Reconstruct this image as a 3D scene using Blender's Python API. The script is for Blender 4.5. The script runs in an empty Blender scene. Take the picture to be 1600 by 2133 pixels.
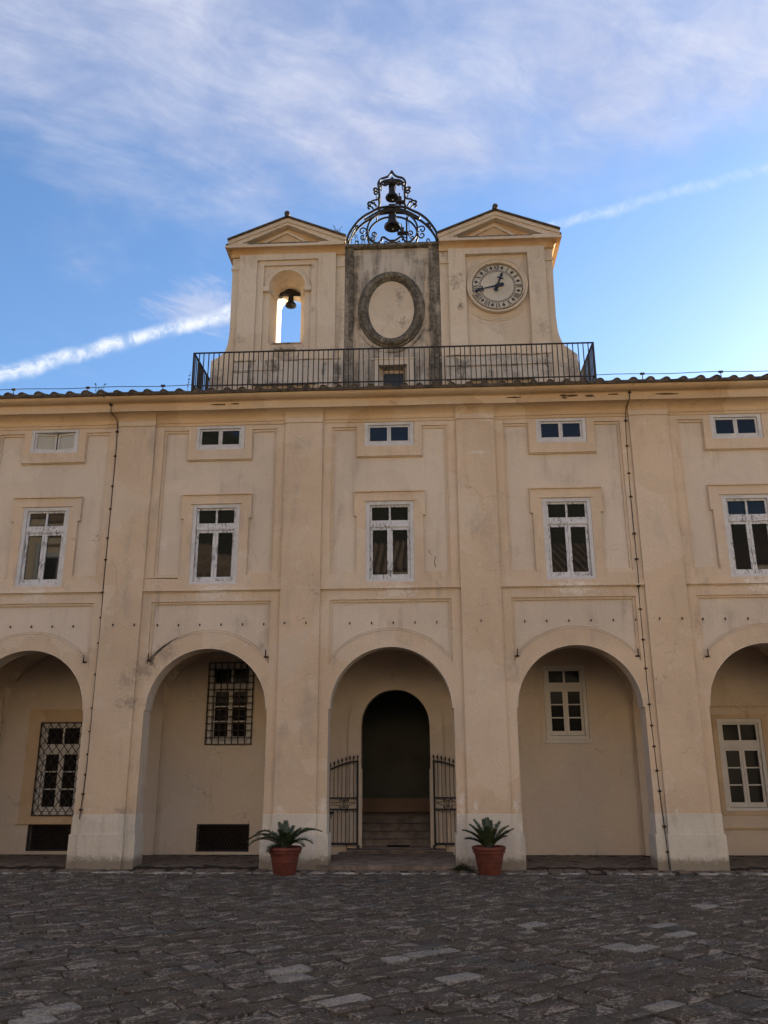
import bpy, math, random
from mathutils import Vector, Matrix, noise
from mathutils.geometry import delaunay_2d_cdt

random.seed(7)
rnd = random.Random(11)
U = rnd.uniform
PI = math.pi
SC = bpy.context.scene
COL = SC.collection

# ------------------------------------------------------------------ camera
cam = bpy.data.cameras.new('camera')
camo = bpy.data.objects.new('camera', cam)
COL.objects.link(camo)
SC.camera = camo
cam.sensor_fit = 'VERTICAL'
cam.sensor_height = 36.0
cam.lens = 1725.0 / 2133.0 * 36.0
cam.clip_end = 3000
CY, CP, CR = -0.048243, 0.290477, -0.003978
fw = Vector((math.sin(CY) * math.cos(CP), math.cos(CY) * math.cos(CP), math.sin(CP)))
rt = Vector((math.cos(CY), -math.sin(CY), 0))
up = rt.cross(fw)
r2 = math.cos(CR) * rt + math.sin(CR) * up
u2 = -math.sin(CR) * rt + math.cos(CR) * up
m = Matrix((r2, u2, -fw)).transposed().to_4x4()
m.translation = Vector((0.742, -18.095, 2.1105))
camo.matrix_world = m

# ------------------------------------------------------------------ sky, sun, exposure
SUN_EL, SUN_AZ = math.radians(10.5), math.radians(47)
w = bpy.data.worlds.new('World')
SC.world = w
w.use_nodes = True


class NT:
    """short node-tree writer"""
    def __init__(s, nt):
        s.nt = nt

    def n(s, t, **kw):
        o = s.nt.nodes.new('ShaderNode' + t)
        for k, v in kw.items():
            if k in ('op',):
                o.operation = v
            else:
                setattr(o, k, v)
        return o

    def put(s, sock, v):
        if hasattr(v, 'is_output'):
            s.nt.links.new(v, sock)
        elif v is not None:
            if hasattr(sock.default_value, '__len__') and hasattr(v, '__len__') and len(sock.default_value) == 4 and len(v) == 3:
                v = (*v, 1)
            sock.default_value = v

    def math(s, op, a, b=None, c=None, clamp=False):
        o = s.n('Math', op=op)
        o.use_clamp = clamp
        s.put(o.inputs[0], a)
        if b is not None:
            s.put(o.inputs[1], b)
        if c is not None:
            s.put(o.inputs[2], c)
        return o.outputs[0]

    def vmath(s, op, a, b=None):
        o = s.n('VectorMath', op=op)
        s.put(o.inputs[0], a)
        if b is not None:
            s.put(o.inputs[1], b)
        return o.outputs['Value'] if op in ('DOT_PRODUCT', 'LENGTH') else o.outputs[0]

    def mix(s, f, a, b, blend='MIX'):
        o = s.n('Mix', data_type='RGBA', blend_type=blend)
        s.put(o.inputs[0], f)
        s.put(o.inputs[6], a)
        s.put(o.inputs[7], b)
        return o.outputs[2]

    def noise(s, vec, scale, detail=4, rough=.55, dist=0.0):
        o = s.n('TexNoise')
        if vec is not None:
            s.put(o.inputs['Vector'], vec)
        o.inputs['Scale'].default_value = scale
        o.inputs['Detail'].default_value = detail
        o.inputs['Roughness'].default_value = rough
        o.inputs['Distortion'].default_value = dist
        return o.outputs[0]

    def step(s, v, lo, hi):
        o = s.n('MapRange')
        o.interpolation_type = 'SMOOTHSTEP'
        s.put(o.inputs[0], v)
        o.inputs[1].default_value = lo
        o.inputs[2].default_value = hi
        return o.outputs[0]

    def scale(s, vec, sx, sy, sz):
        return s.vmath('MULTIPLY', vec, (sx, sy, sz))


N = NT(w.node_tree)
bg = w.node_tree.nodes['Background']
sky = N.n('TexSky', sky_type='NISHITA')
sky.sun_disc = False
sky.sun_elevation = SUN_EL
sky.sun_rotation = SUN_AZ
sky.ozone_density = 2.5
sky.dust_density = 0.9
bg.inputs[1].default_value = 0.098
tc = N.n('TexCoord').outputs['Generated']
sep = N.n('SeparateXYZ')
N.put(sep.inputs[0], tc)
zc = N.math('MAXIMUM', sep.outputs[2], 0.08)
pl = N.n('CombineXYZ')
N.put(pl.inputs[0], N.math('DIVIDE', sep.outputs[0], zc))
N.put(pl.inputs[1], N.math('DIVIDE', sep.outputs[1], zc))
P2 = pl.outputs[0]
col = N.mix(1.0, sky.outputs[0], (0.60, 0.67, 0.78), 'MULTIPLY')
# high thin cloud: broad sheets broken into streaks
rot = N.n('VectorRotate', rotation_type='Z_AXIS')
N.put(rot.inputs['Vector'], P2)
rot.inputs['Angle'].default_value = math.radians(-32)
PR = rot.outputs[0]
sheet = N.noise(N.vmath('ADD', P2, (3.1, 0.35, 0)), 1.25, 5, .58, .4)
streak = N.noise(N.scale(PR, 1.2, 1.9, 1), 1.6, 7, .58, 1.2)
fine = N.noise(N.scale(PR, 1.4, 2.3, 1), 4.0, 8, .62, .7)
puffy = N.noise(N.vmath('ADD', P2, (1.7, 4.2, 0)), 3.2, 8, .62, .3)
band = N.step(sep.outputs[2], .53, .68)
body = N.math('ADD', N.math('MULTIPLY', sheet, .50), N.math('ADD', N.math('MULTIPLY', streak, .26), N.math('MULTIPLY', puffy, .30)))
c1 = N.step(N.math('ADD', body, N.math('MULTIPLY', band, .27)), .56, .90)
tex = N.step(N.math('ADD', N.math('MULTIPLY', streak, .45), N.math('MULTIPLY', fine, .55)), .32, .70)
cov = N.math('MULTIPLY', c1, N.math('ADD', N.math('MULTIPLY', tex, .36), .58))
wisps = N.math('MULTIPLY', N.step(N.math('ADD', N.math('MULTIPLY', streak, .6), N.math('MULTIPLY', fine, .4)), .50, .72), N.math('MULTIPLY', N.step(sheet, .46, .68), .26))
# a small low cloud on the left
ld = Vector((-0.250, 0.840, 0.500)).normalized()
lowc = N.math('SUBTRACT', 1.0, N.math('DIVIDE', N.vmath('LENGTH', N.scale(N.vmath('SUBTRACT', tc, tuple(ld)), 1.0, 1.0, 2.6)), .11), clamp=True)
lowc = N.math('MULTIPLY', N.step(N.math('ADD', N.math('MULTIPLY', lowc, .6), fine), .66, 1.10), .60)
cov = N.math('MINIMUM', N.math('MAXIMUM', N.math('MAXIMUM', cov, wisps), lowc), .90)
ccol = N.mix(N.step(N.math('ADD', N.math('MULTIPLY', fine, .5), N.math('MULTIPLY', puffy, .5)), .36, .66), (1.20, 1.28, 1.72), (1.72, 1.76, 2.05))
col = N.mix(cov, col, ccol)
# long trail across the sky: a great circle, wide and bright on one side, thin on the other
NV = Vector((0.22258104, 0.53840004, -0.81276262))
wob = N.noise(tc, 22, 6, .65)
dd = N.math('ADD', N.vmath('DOT_PRODUCT', tc, tuple(NV)), N.math('MULTIPLY', N.math('SUBTRACT', wob, .5), .018))
dd = N.math('SUBTRACT', dd, .002)
side = N.step(sep.outputs[0], -.30, .34)
wid = N.math('SUBTRACT', .0125, N.math('MULTIPLY', side, .004))
tr = N.math('SUBTRACT', 1.0, N.math('DIVIDE', N.math('ABSOLUTE', dd), wid), clamp=True)
puff = N.step(N.noise(tc, 48, 8, .7, .5), .34, .64)
front = N.step(sep.outputs[1], .35, .6)
tr = N.math('MULTIPLY', N.math('MULTIPLY', N.step(tr, .0, 1.0), front), N.math('MULTIPLY', N.math('ADD', N.math('MULTIPLY', puff, .78), .22), N.math('SUBTRACT', .92, N.math('MULTIPLY', side, .67))))
col = N.mix(tr, col, (2.2, 2.3, 2.45))
N.put(bg.inputs[0], col)

sl = bpy.data.lights.new('sun', 'SUN')
sl.energy = 5.0
sl.angle = math.radians(.5)
sl.color = (1.0, .93, .80)
so = bpy.data.objects.new('sun', sl)
COL.objects.link(so)
sd = Vector((math.sin(SUN_AZ) * math.cos(SUN_EL), math.cos(SUN_AZ) * math.cos(SUN_EL), math.sin(SUN_EL)))
so.location = sd * 200
so.rotation_euler = (-sd).to_track_quat('-Z', 'Y').to_euler()

SC.view_settings.view_transform = 'Standard'
SC.view_settings.look = 'None'
SC.view_settings.gamma = 1
SC.view_settings.use_curve_mapping = False
SC.view_settings.exposure = 2.22

# ------------------------------------------------------------------ materials
MATS = {}


def new_mat(name, rough=.85, spec=.3):
    mt = bpy.data.materials.new(name)
    mt.use_nodes = True
    n = NT(mt.node_tree)
    b = mt.node_tree.nodes['Principled BSDF']
    b.inputs['Roughness'].default_value = rough
    b.inputs['Specular IOR Level'].default_value = spec
    MATS[name] = mt
    return n, b


def bump(n, b, h, strength=.3, dist=.02):
    o = n.n('Bump')
    o.inputs['Strength'].default_value = strength
    o.inputs['Distance'].default_value = dist
    n.put(o.inputs['Height'], h)
    n.nt.links.new(o.outputs[0], b.inputs['Normal'])


def stucco(name, ca, cb, pale, stain, stain_amt=.5, stain_lo=.56, pale_amt=.5, spots=(), foot=None):
    n, b = new_mat(name, .92, .15)
    p = n.n('NewGeometry').outputs['Position']
    big = n.noise(p, .55, 6, .6, .4)
    mid = n.noise(n.vmath('ADD', p, (9, 3, 5)), 2.1, 6, .62, .3)
    c = n.mix(n.step(big, .36, .64), ca, cb)
    c = n.mix(n.math('MULTIPLY', n.step(mid, .54, .70), pale_amt), c, pale)
    streak = n.noise(n.scale(p, 3.2, 3.2, .45), 1.0, 7, .62, .5)
    blot = n.noise(n.vmath('ADD', p, (1, 8, 2)), 1.1, 7, .62)
    sm = n.math('MULTIPLY', n.step(n.math('ADD', n.math('MULTIPLY', streak, .55), n.math('MULTIPLY', blot, .45)), stain_lo, stain_lo + .14), stain_amt)
    c = n.mix(sm, c, stain)
    spz = n.n('SeparateXYZ')
    n.put(spz.inputs[0], p)
    zz_ = spz.outputs[2]
    rain = n.step(n.noise(n.scale(p, 8, 8, .40), 1.0, 7, .66, .35), .50, .68)
    zone = n.math('MAXIMUM', n.math('MULTIPLY', n.step(zz_, 8.1, 9.7), n.math('LESS_THAN', zz_, 9.74)), n.math('MULTIPLY', n.step(zz_, 4.6, 5.68), n.math('LESS_THAN', zz_, 5.73)))
    zone = n.math('MAXIMUM', zone, n.math('MULTIPLY', n.step(zz_, 13.6, 14.9), n.math('LESS_THAN', zz_, 15.0)))
    c = n.mix(n.math('MULTIPLY', n.math('MULTIPLY', rain, zone), .42), c, stain)
    dn = n.n('TexNoise')
    n.put(dn.inputs['Vector'], p)
    dn.inputs['Scale'].default_value = 2.3
    dn.inputs['Detail'].default_value = 6
    wv_ = n.vmath('ADD', p, n.vmath('MULTIPLY', dn.outputs['Color'], (.55, .55, .55)))
    vo = n.n('TexVoronoi', feature='DISTANCE_TO_EDGE')
    n.put(vo.inputs['Vector'], wv_)
    vo.inputs['Scale'].default_value = .75
    crk = n.math('MULTIPLY', n.step(vo.outputs['Distance'], .0075, .0015), n.step(n.noise(n.vmath('ADD', p, (5, 5, 5)), .9, 3), .57, .66))
    c = n.mix(n.math('MULTIPLY', crk, .42), c, (.16, .12, .085))
    vc = n.n('TexVoronoi', feature='F1')
    n.put(vc.inputs['Vector'], wv_)
    vc.inputs['Scale'].default_value = .62
    sv = n.n('SeparateColor')
    n.put(sv.inputs[0], vc.outputs['Color'])
    c = n.mix(n.math('MULTIPLY', n.step(sv.outputs[0], .62, .66), .35), c, pale)
    c = n.mix(n.math('MULTIPLY', n.step(sv.outputs[1], .70, .74), .16), c, stain)
    gr = n.noise(p, 38, 5, .7)
    c = n.mix(n.math('MULTIPLY', n.step(gr, .32, .70), .34), c, n.mix(1, c, (.62, .60, .58), 'MULTIPLY'))
    speck = n.noise(n.vmath('ADD', p, (4, 4, 1)), 9, 6, .7)
    c = n.mix(n.math('MULTIPLY', n.step(speck, .69, .74), .55), c, pale)
    if spots or foot:
        ns = n.noise(n.vmath('ADD', p, (2, 6, 4)), 10.5, 10, .78, .5)
    for sx_, sz_, rx, rz_, am, cs in spots:
        q = n.vmath('MULTIPLY', n.vmath('SUBTRACT', p, (sx_, 0, sz_)), (1 / rx, 0, 1 / rz_))
        f = n.math('SUBTRACT', 1.0, n.vmath('LENGTH', q), clamp=True)
        c = n.mix(n.math('MULTIPLY', n.step(n.math('ADD', n.math('MULTIPLY', f, .5), n.math('MULTIPLY', ns, 1.7)), 1.02, 1.36), am), c, cs)
    if foot:
        sp_ = n.n('SeparateXYZ')
        n.put(sp_.inputs[0], p)
        f = n.step(sp_.outputs[2], foot, -.02)
        c = n.mix(n.math('MULTIPLY', n.step(n.math('ADD', n.math('MULTIPLY', f, .62), n.math('MULTIPLY', ns, .8)), .62, .92), .85), c, (.19, .155, .115))
    n.put(b.inputs['Base Color'], c)
    h = n.math('ADD', n.math('MULTIPLY', mid, .8), n.math('ADD', n.math('MULTIPLY', gr, .22), n.math('MULTIPLY', n.noise(p, 7, 4, .6), .35)))
    bump(n, b, h, .35, .035)


DK, GY = (.07, .055, .045), (.22, .185, .15)
LT = (.66, .60, .53)
SPOTS = [(-5.26, 4.20, .16, .26, .95, DK), (-4.95, 4.38, .5, .4, .55, GY), (-5.45, 4.0, .55, .40, .6, GY), (-5.65, 3.3, .6, .25, .65, GY), (-5.6, 1.1, .35, .16, .6, GY),
         (-5.75, 3.75, .4, .35, .5, GY), (-5.2, 5.6, .14, .6, .4, GY), (5.1, 5.3, .10, .55, .4, GY), (6.62, 5.0, .16, .7, .35, GY), (-2.86, 4.5, .2, .18, .55, GY), (-9.3, 5.2, .5, .5, .3, GY), (-2.0, 9.2, .6, .5, .25, GY), (2.1, 7.2, .7, .9, .2, GY),
         (-8.0, 5.72, .75, .34, .8, LT), (-3.95, 5.70, .8, .36, .8, LT), (.12, 5.70, .85, .34, .85, LT), (4.05, 5.70, .95, .34, .85, LT), (8.1, 5.72, .95, .34, .8, LT), (-1.43, 1.2, .16, .3, .8, LT), (1.45, 1.25, .14, .36, .8, LT), (2.56, 1.22, .16, .26, .8, LT), (-2.3, 1.12, .2, .18, .7, LT), (-5.25, 6.9, .2, .4, .4, LT), (2.1, 8.9, .4, .1, .6, LT), (1.72, 1.2, .10, .3, .7, LT)]
stucco('peach', (.615, .47, .33), (.55, .415, .285), (.65, .54, .43), (.42, .335, .255), .75, .52, spots=SPOTS)
stucco('pale', (.625, .51, .395), (.56, .465, .365), (.66, .56, .455), (.44, .36, .285), .8, .51, spots=SPOTS)
stucco('orange', (.59, .425, .265), (.54, .38, .225), (.61, .50, .37), (.27, .175, .10), .55, .57, .35)
stucco('arcade', (.63, .505, .37), (.58, .485, .385), (.66, .56, .46), (.43, .34, .25), .6, .54, .5)
TSP = [(4.55, 11.45, .5, .7, .7, GY), (4.66, 11.95, .3, .35, .6, GY), (-4.5, 11.4, .45, .7, .7, GY), (-2.75, 12.1, .7, .55, .7, GY), (1.72, 14.0, .28, .5, .6, GY), (1.82, 13.3, .16, .22, .8, DK), (1.85, 14.2, .10, .12, .8, DK),
       (-2.0, 13.35, .12, .2, .6, GY), (-2.05, 14.65, .14, .2, .5, GY), (-3.9, 12.5, .3, .3, .4, GY), (1.4, 15.0, .2, .3, .7, GY), (-1.3, 13.0, .2, 2.0, .4, GY), (3.9, 12.6, .4, .5, .35, GY), (.25, 13.75, .2, .5, .8, GY), (.3, 12.95, .35, .3, .7, GY)]
stucco('tower', (.64, .52, .385), (.575, .465, .345), (.68, .58, .46), (.42, .34, .26), .75, .53, spots=TSP)
stucco('tower_orange', (.59, .44, .285), (.52, .315, .15), (.60, .45, .30), (.30, .20, .125), .5)
stucco('plinth', (.655, .59, .495), (.60, .545, .465), (.72, .665, .58), (.33, .28, .215), .7, .52, foot=.48)
stucco('patch', (.56, .475, .385), (.55, .455, .36), (.61, .54, .46), (.50, .39, .28), .8, .50)
stucco('opposite', (.62, .50, .36), (.58, .46, .32), (.66, .56, .44), (.40, .30, .20), .4)


def lichen(name, base, lo, hi, amt):
    n, b = new_mat(name, .95, .1)
    p = n.n('NewGeometry').outputs['Position']
    st = n.noise(n.scale(p, 4.0, 4.0, .55), 1.0, 8, .68, .6)
    bl = n.noise(p, 2.2, 8, .68, .4)
    v = n.math('ADD', n.math('MULTIPLY', st, .6), n.math('MULTIPLY', bl, .4))
    c = n.mix(n.noise(p, 1.2, 5), base, tuple(x * .84 for x in base))
    m1 = n.math('MULTIPLY', n.step(v, lo, hi), amt)
    dark = n.mix(n.step(n.noise(p, 13, 6, .7), .35, .65), (.045, .040, .032), (.16, .135, .10))
    c = n.mix(m1, c, dark)
    c = n.mix(n.math('MULTIPLY', n.step(n.noise(n.vmath('ADD', p, (3, 3, 3)), 5, 7, .7), .60, .66), .6), c, (.46, .37, .27))
    n.put(b.inputs['Base Color'], c)
    bump(n, b, n.math('ADD', v, n.math('MULTIPLY', n.noise(p, 22, 5, .7), .4)), .5, .04)


lichen('lichen_light', (.60, .51, .405), .48, .62, .88)
lichen('lichen_heavy', (.46, .39, .31), .27, .54, .96)
lichen('lichen_crust', (.42, .36, .29), .25, .53, .97)
lichen('grey_crust', (.53, .455, .37), .42, .64, .80)
lichen('lichen_mid', (.50, .40, .30), .42, .58, .92)


def simple(name, ca, cb, scale=6, rough=.8, spec=.3, metal=0, bstr=.2, bd=.01, lo=.35, hi=.65):
    n, b = new_mat(name, rough, spec)
    p = n.n('NewGeometry').outputs['Position']
    t = n.noise(p, scale, 6, .65)
    n.put(b.inputs['Base Color'], n.mix(n.step(t, lo, hi), ca, cb))
    b.inputs['Metallic'].default_value = metal
    if bstr:
        bump(n, b, n.math('ADD', t, n.math('MULTIPLY', n.noise(p, scale * 6, 4, .7), .3)), bstr, bd)
    return n, b


simple('iron', (.012, .011, .012), (.034, .024, .018), 14, .65, .4)
simple('rusty_iron', (.022, .017, .014), (.06, .034, .022), 18, .75, .3)
simple('bronze', (.010, .010, .011), (.024, .022, .021), 9, .6, .4, .2)
simple('roof_tile', (.075, .060, .048), (.14, .105, .078), 7, .92, .2, 0, .5, .02)
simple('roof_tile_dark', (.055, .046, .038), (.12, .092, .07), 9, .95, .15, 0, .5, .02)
simple('mortar', (.10, .088, .074), (.17, .145, .115), 12, .95, .1, 0, .5, .02)
simple('terracotta', (.155, .044, .028), (.105, .032, .022), 6, .8, .25, 0, .25, .006)
simple('soil', (.03, .022, .016), (.05, .038, .026), 30, .95, .1)
simple('blue_door', (.035, .055, .085), (.045, .07, .105), 3, .6, .3)
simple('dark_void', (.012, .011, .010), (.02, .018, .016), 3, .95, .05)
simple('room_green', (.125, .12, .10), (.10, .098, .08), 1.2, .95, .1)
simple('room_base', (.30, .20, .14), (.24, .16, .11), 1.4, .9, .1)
simple('step_stone', (.225, .175, .14), (.125, .095, .075), 3.5, .8, .25, 0, .4, .02)
simple('kerb_stone', (.40, .365, .315), (.075, .065, .055), 4.5, .85, .2, 0, .6, .03, .38, .58)
simple('leaf', (.022, .036, .013), (.044, .060, .022), 11, .45, .4, 0, 0)
simple('leaf_tip', (.10, .072, .045), (.06, .07, .035), 11, .6, .2, 0, 0)
simple('weed_green', (.06, .085, .03), (.10, .10, .045), 12, .7, .2, 0, 0)
simple('hill_wood', (.025, .032, .018), (.05, .05, .03), .12, .95, .05, 0, 0)
simple('opposite_tile', (.30, .21, .14), (.19, .13, .09), .9, .9, .1, 0, 0)
simple('clock_white', (.56, .50, .40), (.44, .39, .30), 1.6, .6, .3, 0, 0)
simple('clock_black', (.012, .012, .016), (.02, .02, .026), 8, .5, .4, 0, 0)
simple('cable', (.012, .010, .009), (.03, .02, .015), 20, .6, .3, 0, 0)
simple('chip', (.05, .035, .024), (.12, .08, .05), 20, .95, .05, 0, 0)
simple('moss', (.020, .024, .012), (.045, .045, .022), 20, .95, .05, 0, .6, .02)

# painted window wood with flaking
n, b = new_mat('window_paint', .6, .3)
p = n.n('NewGeometry').outputs['Position']
fl = n.noise(n.scale(p, 3.0, 1, 1.0), 9, 8, .72, .6)
fm = n.math('MULTIPLY', n.step(fl, .515, .55), n.step(n.noise(p, 2.2, 4, .6), .36, .54))
c = n.mix(n.noise(p, 5, 4), (.60, .585, .575), (.49, .48, .475))
c = n.mix(n.math('MULTIPLY', fm, .9), c, (.15, .135, .12))
n.put(b.inputs['Base Color'], c)
bump(n, b, n.math('SUBTRACT', 1.0, fm), .35, .004)
simple('reveal_paint', (.55, .525, .505), (.46, .44, .425), 5, .7, .25, 0, .15)
simple('cream_paint', (.60, .55, .48), (.54, .49, .43), 4, .6, .3, 0, .1)
n, b = new_mat('arcade_glass', .10, .3)
n.put(b.inputs['Base Color'], (.016, .015, .014))
b.inputs['IOR'].default_value = 1.2

# glass: dark room behind, clear reflection in front
n, b = new_mat('glass', .03, .5)
p = n.n('NewGeometry').outputs['Position']
n.put(b.inputs['Base Color'], (.012, .011, .010))
b.inputs['IOR'].default_value = 1.36
bump(n, b, n.noise(p, 1.3, 2, .4), .05, .02)
n, b = new_mat('pale_glass', .08, .5)
p = n.n('NewGeometry').outputs['Position']
n.put(b.inputs['Base Color'], n.mix(n.noise(n.scale(p, 4, 4, .6), 2, 4), (.36, .335, .285), (.46, .425, .36)))  # pale pane colour with upright streaks

# paving: a tone per stone, worn tops
n, b = new_mat('paving', .62, .32)
p = n.n('NewGeometry').outputs['Position']
at = n.n('Attribute', attribute_name='tone')
g = n.noise(p, 34, 9, .78)
g2 = n.noise(p, 5.5, 7, .70)
g3 = n.noise(p, 21, 9, .78, .3)
tone = at.outputs['Color']
c = n.mix(n.math('MULTIPLY', n.step(g, .40, .66), .8), n.mix(1, tone, (.62, .60, .58), 'MULTIPLY'), n.mix(1, tone, (2.0, 1.95, 1.9), 'MULTIPLY'))
c = n.mix(n.math('MULTIPLY', n.step(g2, .42, .70), .55), c, n.mix(1, c, (.50, .47, .45), 'MULTIPLY'))
pat = n.noise(n.vmath('ADD', p, (7, 1, 0)), 1.6, 6, .7)
wv = n.math('ADD', n.math('ADD', g3, n.math('MULTIPLY', g, .35)), n.math('ADD', n.math('MULTIPLY', at.outputs['Alpha'], .16), n.math('MULTIPLY', pat, .22)))
wear = n.step(wv, .86, .98)
c = n.mix(n.math('MULTIPLY', wear, .85), c, (.36, .315, .27))
n.put(b.inputs['Base Color'], c)
n.put(b.inputs['Roughness'], n.math('ADD', n.math('MULTIPLY', g, .35), .48))
bump(n, b, n.math('ADD', n.math('ADD', g, n.math('MULTIPLY', g3, 1.2)), n.math('MULTIPLY', g2, 1.6)), 1.0, .028)
simple('joint_earth', (.024, .019, .016), (.048, .038, .030), 9, .95, .1, 0, .6, .02)
simple('arcade_paver', (.155, .115, .085), (.10, .078, .06), 4, .85, .25, 0, .5, .02)

# ------------------------------------------------------------------ mesh helpers
ORG = {}


def org(o):
    return ORG.get(o.name, Vector((0, 0, 0)))


class MB:
    def __init__(s):
        s.v, s.f, s.mi = [], [], []
        s.cur = 0

    def add(s, vs, fs):
        k = len(s.v)
        s.v += [tuple(q) for q in vs]
        s.f += [tuple(i + k for i in f) for f in fs]
        s.mi += [s.cur] * len(fs)

    def box(s, x0, x1, y0, y1, z0, z1, jit=0):
        j = (lambda: U(-jit, jit)) if jit else (lambda: 0)
        vs = [(x + j(), y + j(), z + j()) for z in (z0, z1) for y in (y0, y1) for x in (x0, x1)]
        s.add(vs, [(0, 2, 3, 1), (4, 5, 7, 6), (0, 1, 5, 4), (2, 6, 7, 3), (0, 4, 6, 2), (1, 3, 7, 5)])

    def plate(s, loops, y0, y1, back=False):
        """polygon with holes in x-z, front at y0, sides back to y1"""
        flat = [q for L in loops for q in L]
        k = len(flat)
        ed, st = [], 0
        for L in loops:
            ed += [(st + i, st + (i + 1) % len(L)) for i in range(len(L))]
            st += len(L)
        cv, _, cf, *_r = delaunay_2d_cdt([Vector(q) for q in flat], ed, [], 0, 1e-7)
        vs = [(x, y0, z) for x, z in flat] + [(x, y1, z) for x, z in flat]
        fs = []
        k2 = len(vs)
        vs += [(q.x, y0, q.y) for q in cv]
        if back:
            vs += [(q.x, y1, q.y) for q in cv]
        for t in cf:
            A, B, C_ = (cv[i] for i in t)
            px, pz_ = (A.x + B.x + C_.x) / 3, (A.y + B.y + C_.y) / 3
            ins = False
            for L in loops:
                for i in range(len(L)):
                    (xa, za), (xb, zb) = L[i - 1], L[i]
                    if (za > pz_) != (zb > pz_) and px < xa + (pz_ - za) / (zb - za) * (xb - xa):
                        ins = not ins
            if not ins:
                continue
            if (B.x - A.x) * (C_.y - A.y) - (B.y - A.y) * (C_.x - A.x) < 0:
                t = tuple(reversed(t))
            fs.append(tuple(i + k2 for i in t))
            if back:
                fs.append(tuple(i + k2 + len(cv) for i in reversed(t)))
        st = 0
        for li, L in enumerate(loops):
            ar = sum(L[i][0] * L[(i + 1) % len(L)][1] - L[(i + 1) % len(L)][0] * L[i][1] for i in range(len(L)))
            ccw = (ar > 0) == (li == 0)
            for i in range(len(L)):
                a, b_ = st + i, st + (i + 1) % len(L)
                fs.append((b_, a, a + k, b_ + k) if ccw else (a, b_, b_ + k, a + k))
            st += len(L)
        s.add(vs, fs)

    def prism_x(s, prof, x0, x1, seg=1, jit=0):
        """closed (y,z) profile swept along x"""
        k = len(prof)
        vs = []
        for i in range(seg + 1):
            x = x0 + (x1 - x0) * i / seg
            dz = jit * noise.noise((x * .55, 3.3, 0)) if jit else 0
            dy = jit * .6 * noise.noise((x * .8, 9.1, 0)) if jit else 0
            vs += [(x, y + dy, z + dz) for y, z in prof]
        fs = []
        for i in range(seg):
            for j in range(k):
                a, b_ = i * k + j, i * k + (j + 1) % k
                fs.append((a, b_, b_ + k, a + k))
        fs.append(tuple(reversed(range(k))))
        fs.append(tuple(seg * k + j for j in range(k)))
        s.add(vs, fs)

    def prism_y(s, prof, y0, y1):
        """closed (x,z) profile along y (convex or not: capped by tessellation)"""
        s.plate([prof], y0, y1, True)

    def tube(s, pts, r, n=6, closed=False, r1=None):
        pts = [Vector(q) for q in pts]
        k = len(pts)
        vs = []
        nrm = None
        for i, q in enumerate(pts):
            a = pts[(i - 1) % k] if (closed or i > 0) else q
            b_ = pts[(i + 1) % k] if (closed or i < k - 1) else q
            d = (b_ - a)
            if d.length < 1e-9:
                d = Vector((0, 0, 1))
            d.normalize()
            if nrm is None:
                nrm = d.orthogonal().normalized()
            nrm = (nrm - d * nrm.dot(d))
            if nrm.length < 1e-6:
                nrm = d.orthogonal()
            nrm.normalize()
            bn = d.cross(nrm)
            rr = r if r1 is None else r + (r1 - r) * i / max(1, k - 1)
            for j in range(n):
                an = 2 * PI * j / n + PI / n
                vs.append(q + nrm * (math.cos(an) * rr) + bn * (math.sin(an) * rr))
        fs = []
        for i in range(k if closed else k - 1):
            for j in range(n):
                a, b_ = i * n + j, i * n + (j + 1) % n
                c_, d_ = ((i + 1) % k) * n + (j + 1) % n, ((i + 1) % k) * n + j
                fs.append((a, b_, c_, d_))
        if not closed:
            fs.append(tuple(reversed(range(n))))
            fs.append(tuple((k - 1) * n + j for j in range(n)))
        s.add(vs, fs)

    def lathe(s, prof, cx, cy, cz, n=24, sx=1, sy=1):
        """(r,z) profile about the vertical axis"""
        k = len(prof)
        vs = [(cx + r * math.cos(2 * PI * i / n) * sx, cy + r * math.sin(2 * PI * i / n) * sy, cz + z) for i in range(n) for r, z in prof]
        fs = []
        for i in range(n):
            for j in range(k - 1):
                a, b_ = i * k + j, ((i + 1) % n) * k + j
                fs.append((a, b_, b_ + 1, a + 1))
        s.add(vs, fs)

    def ring_y(s, prof, cx, cz, n=48, ex=0.0, ez=0.0, a0=0, a1=2 * PI):
        """(r,y) profile swept round an axis along y; ex/ez stretch the radius per axis"""
        k = len(prof)
        full = abs(a1 - a0 - 2 * PI) < 1e-6
        cnt = n if full else n + 1
        vs = []
        for i in range(cnt):
            t = a0 + (a1 - a0) * i / n
            vs += [(cx + (r + ex) * math.cos(t), y, cz + (r + ez) * math.sin(t)) for r, y in prof]
        fs = []
        for i in range(n):
            i2 = (i + 1) % cnt
            for j in range(k - 1):
                a, b_ = i * k + j, i2 * k + j
                fs.append((a, a + 1, b_ + 1, b_))
        s.add(vs, fs)

    def build(s, name, mat, parent=None, smooth=False, kind=None, at=None, label=None):
        o0 = Vector(at) if at is not None else (org(parent) if parent else Vector((0, 0, 0)))
        me = bpy.data.meshes.new(name)
        me.from_pydata([(x - o0.x, y - o0.y, z - o0.z) for x, y, z in s.v], [], s.f)
        mats = mat if isinstance(mat, (list, tuple)) else [mat]
        for mm in mats:
            me.materials.append(MATS[mm])
        if len(mats) > 1:
            me.polygons.foreach_set('material_index', s.mi)
        if smooth:
            me.polygons.foreach_set('use_smooth', [True] * len(me.polygons))
            if hasattr(me, 'set_sharp_from_angle'):
                me.set_sharp_from_angle(angle=math.radians(40))
        me.update()
        ob = bpy.data.objects.new(name, me)
        COL.objects.link(ob)
        if parent:
            ob.parent = parent
            ob.location = o0 - org(parent)
        else:
            ob.location = o0
        ORG[ob.name] = o0
        if kind:
            ob['kind'] = kind
        if label:
            ob['label'] = label
        return ob


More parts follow.
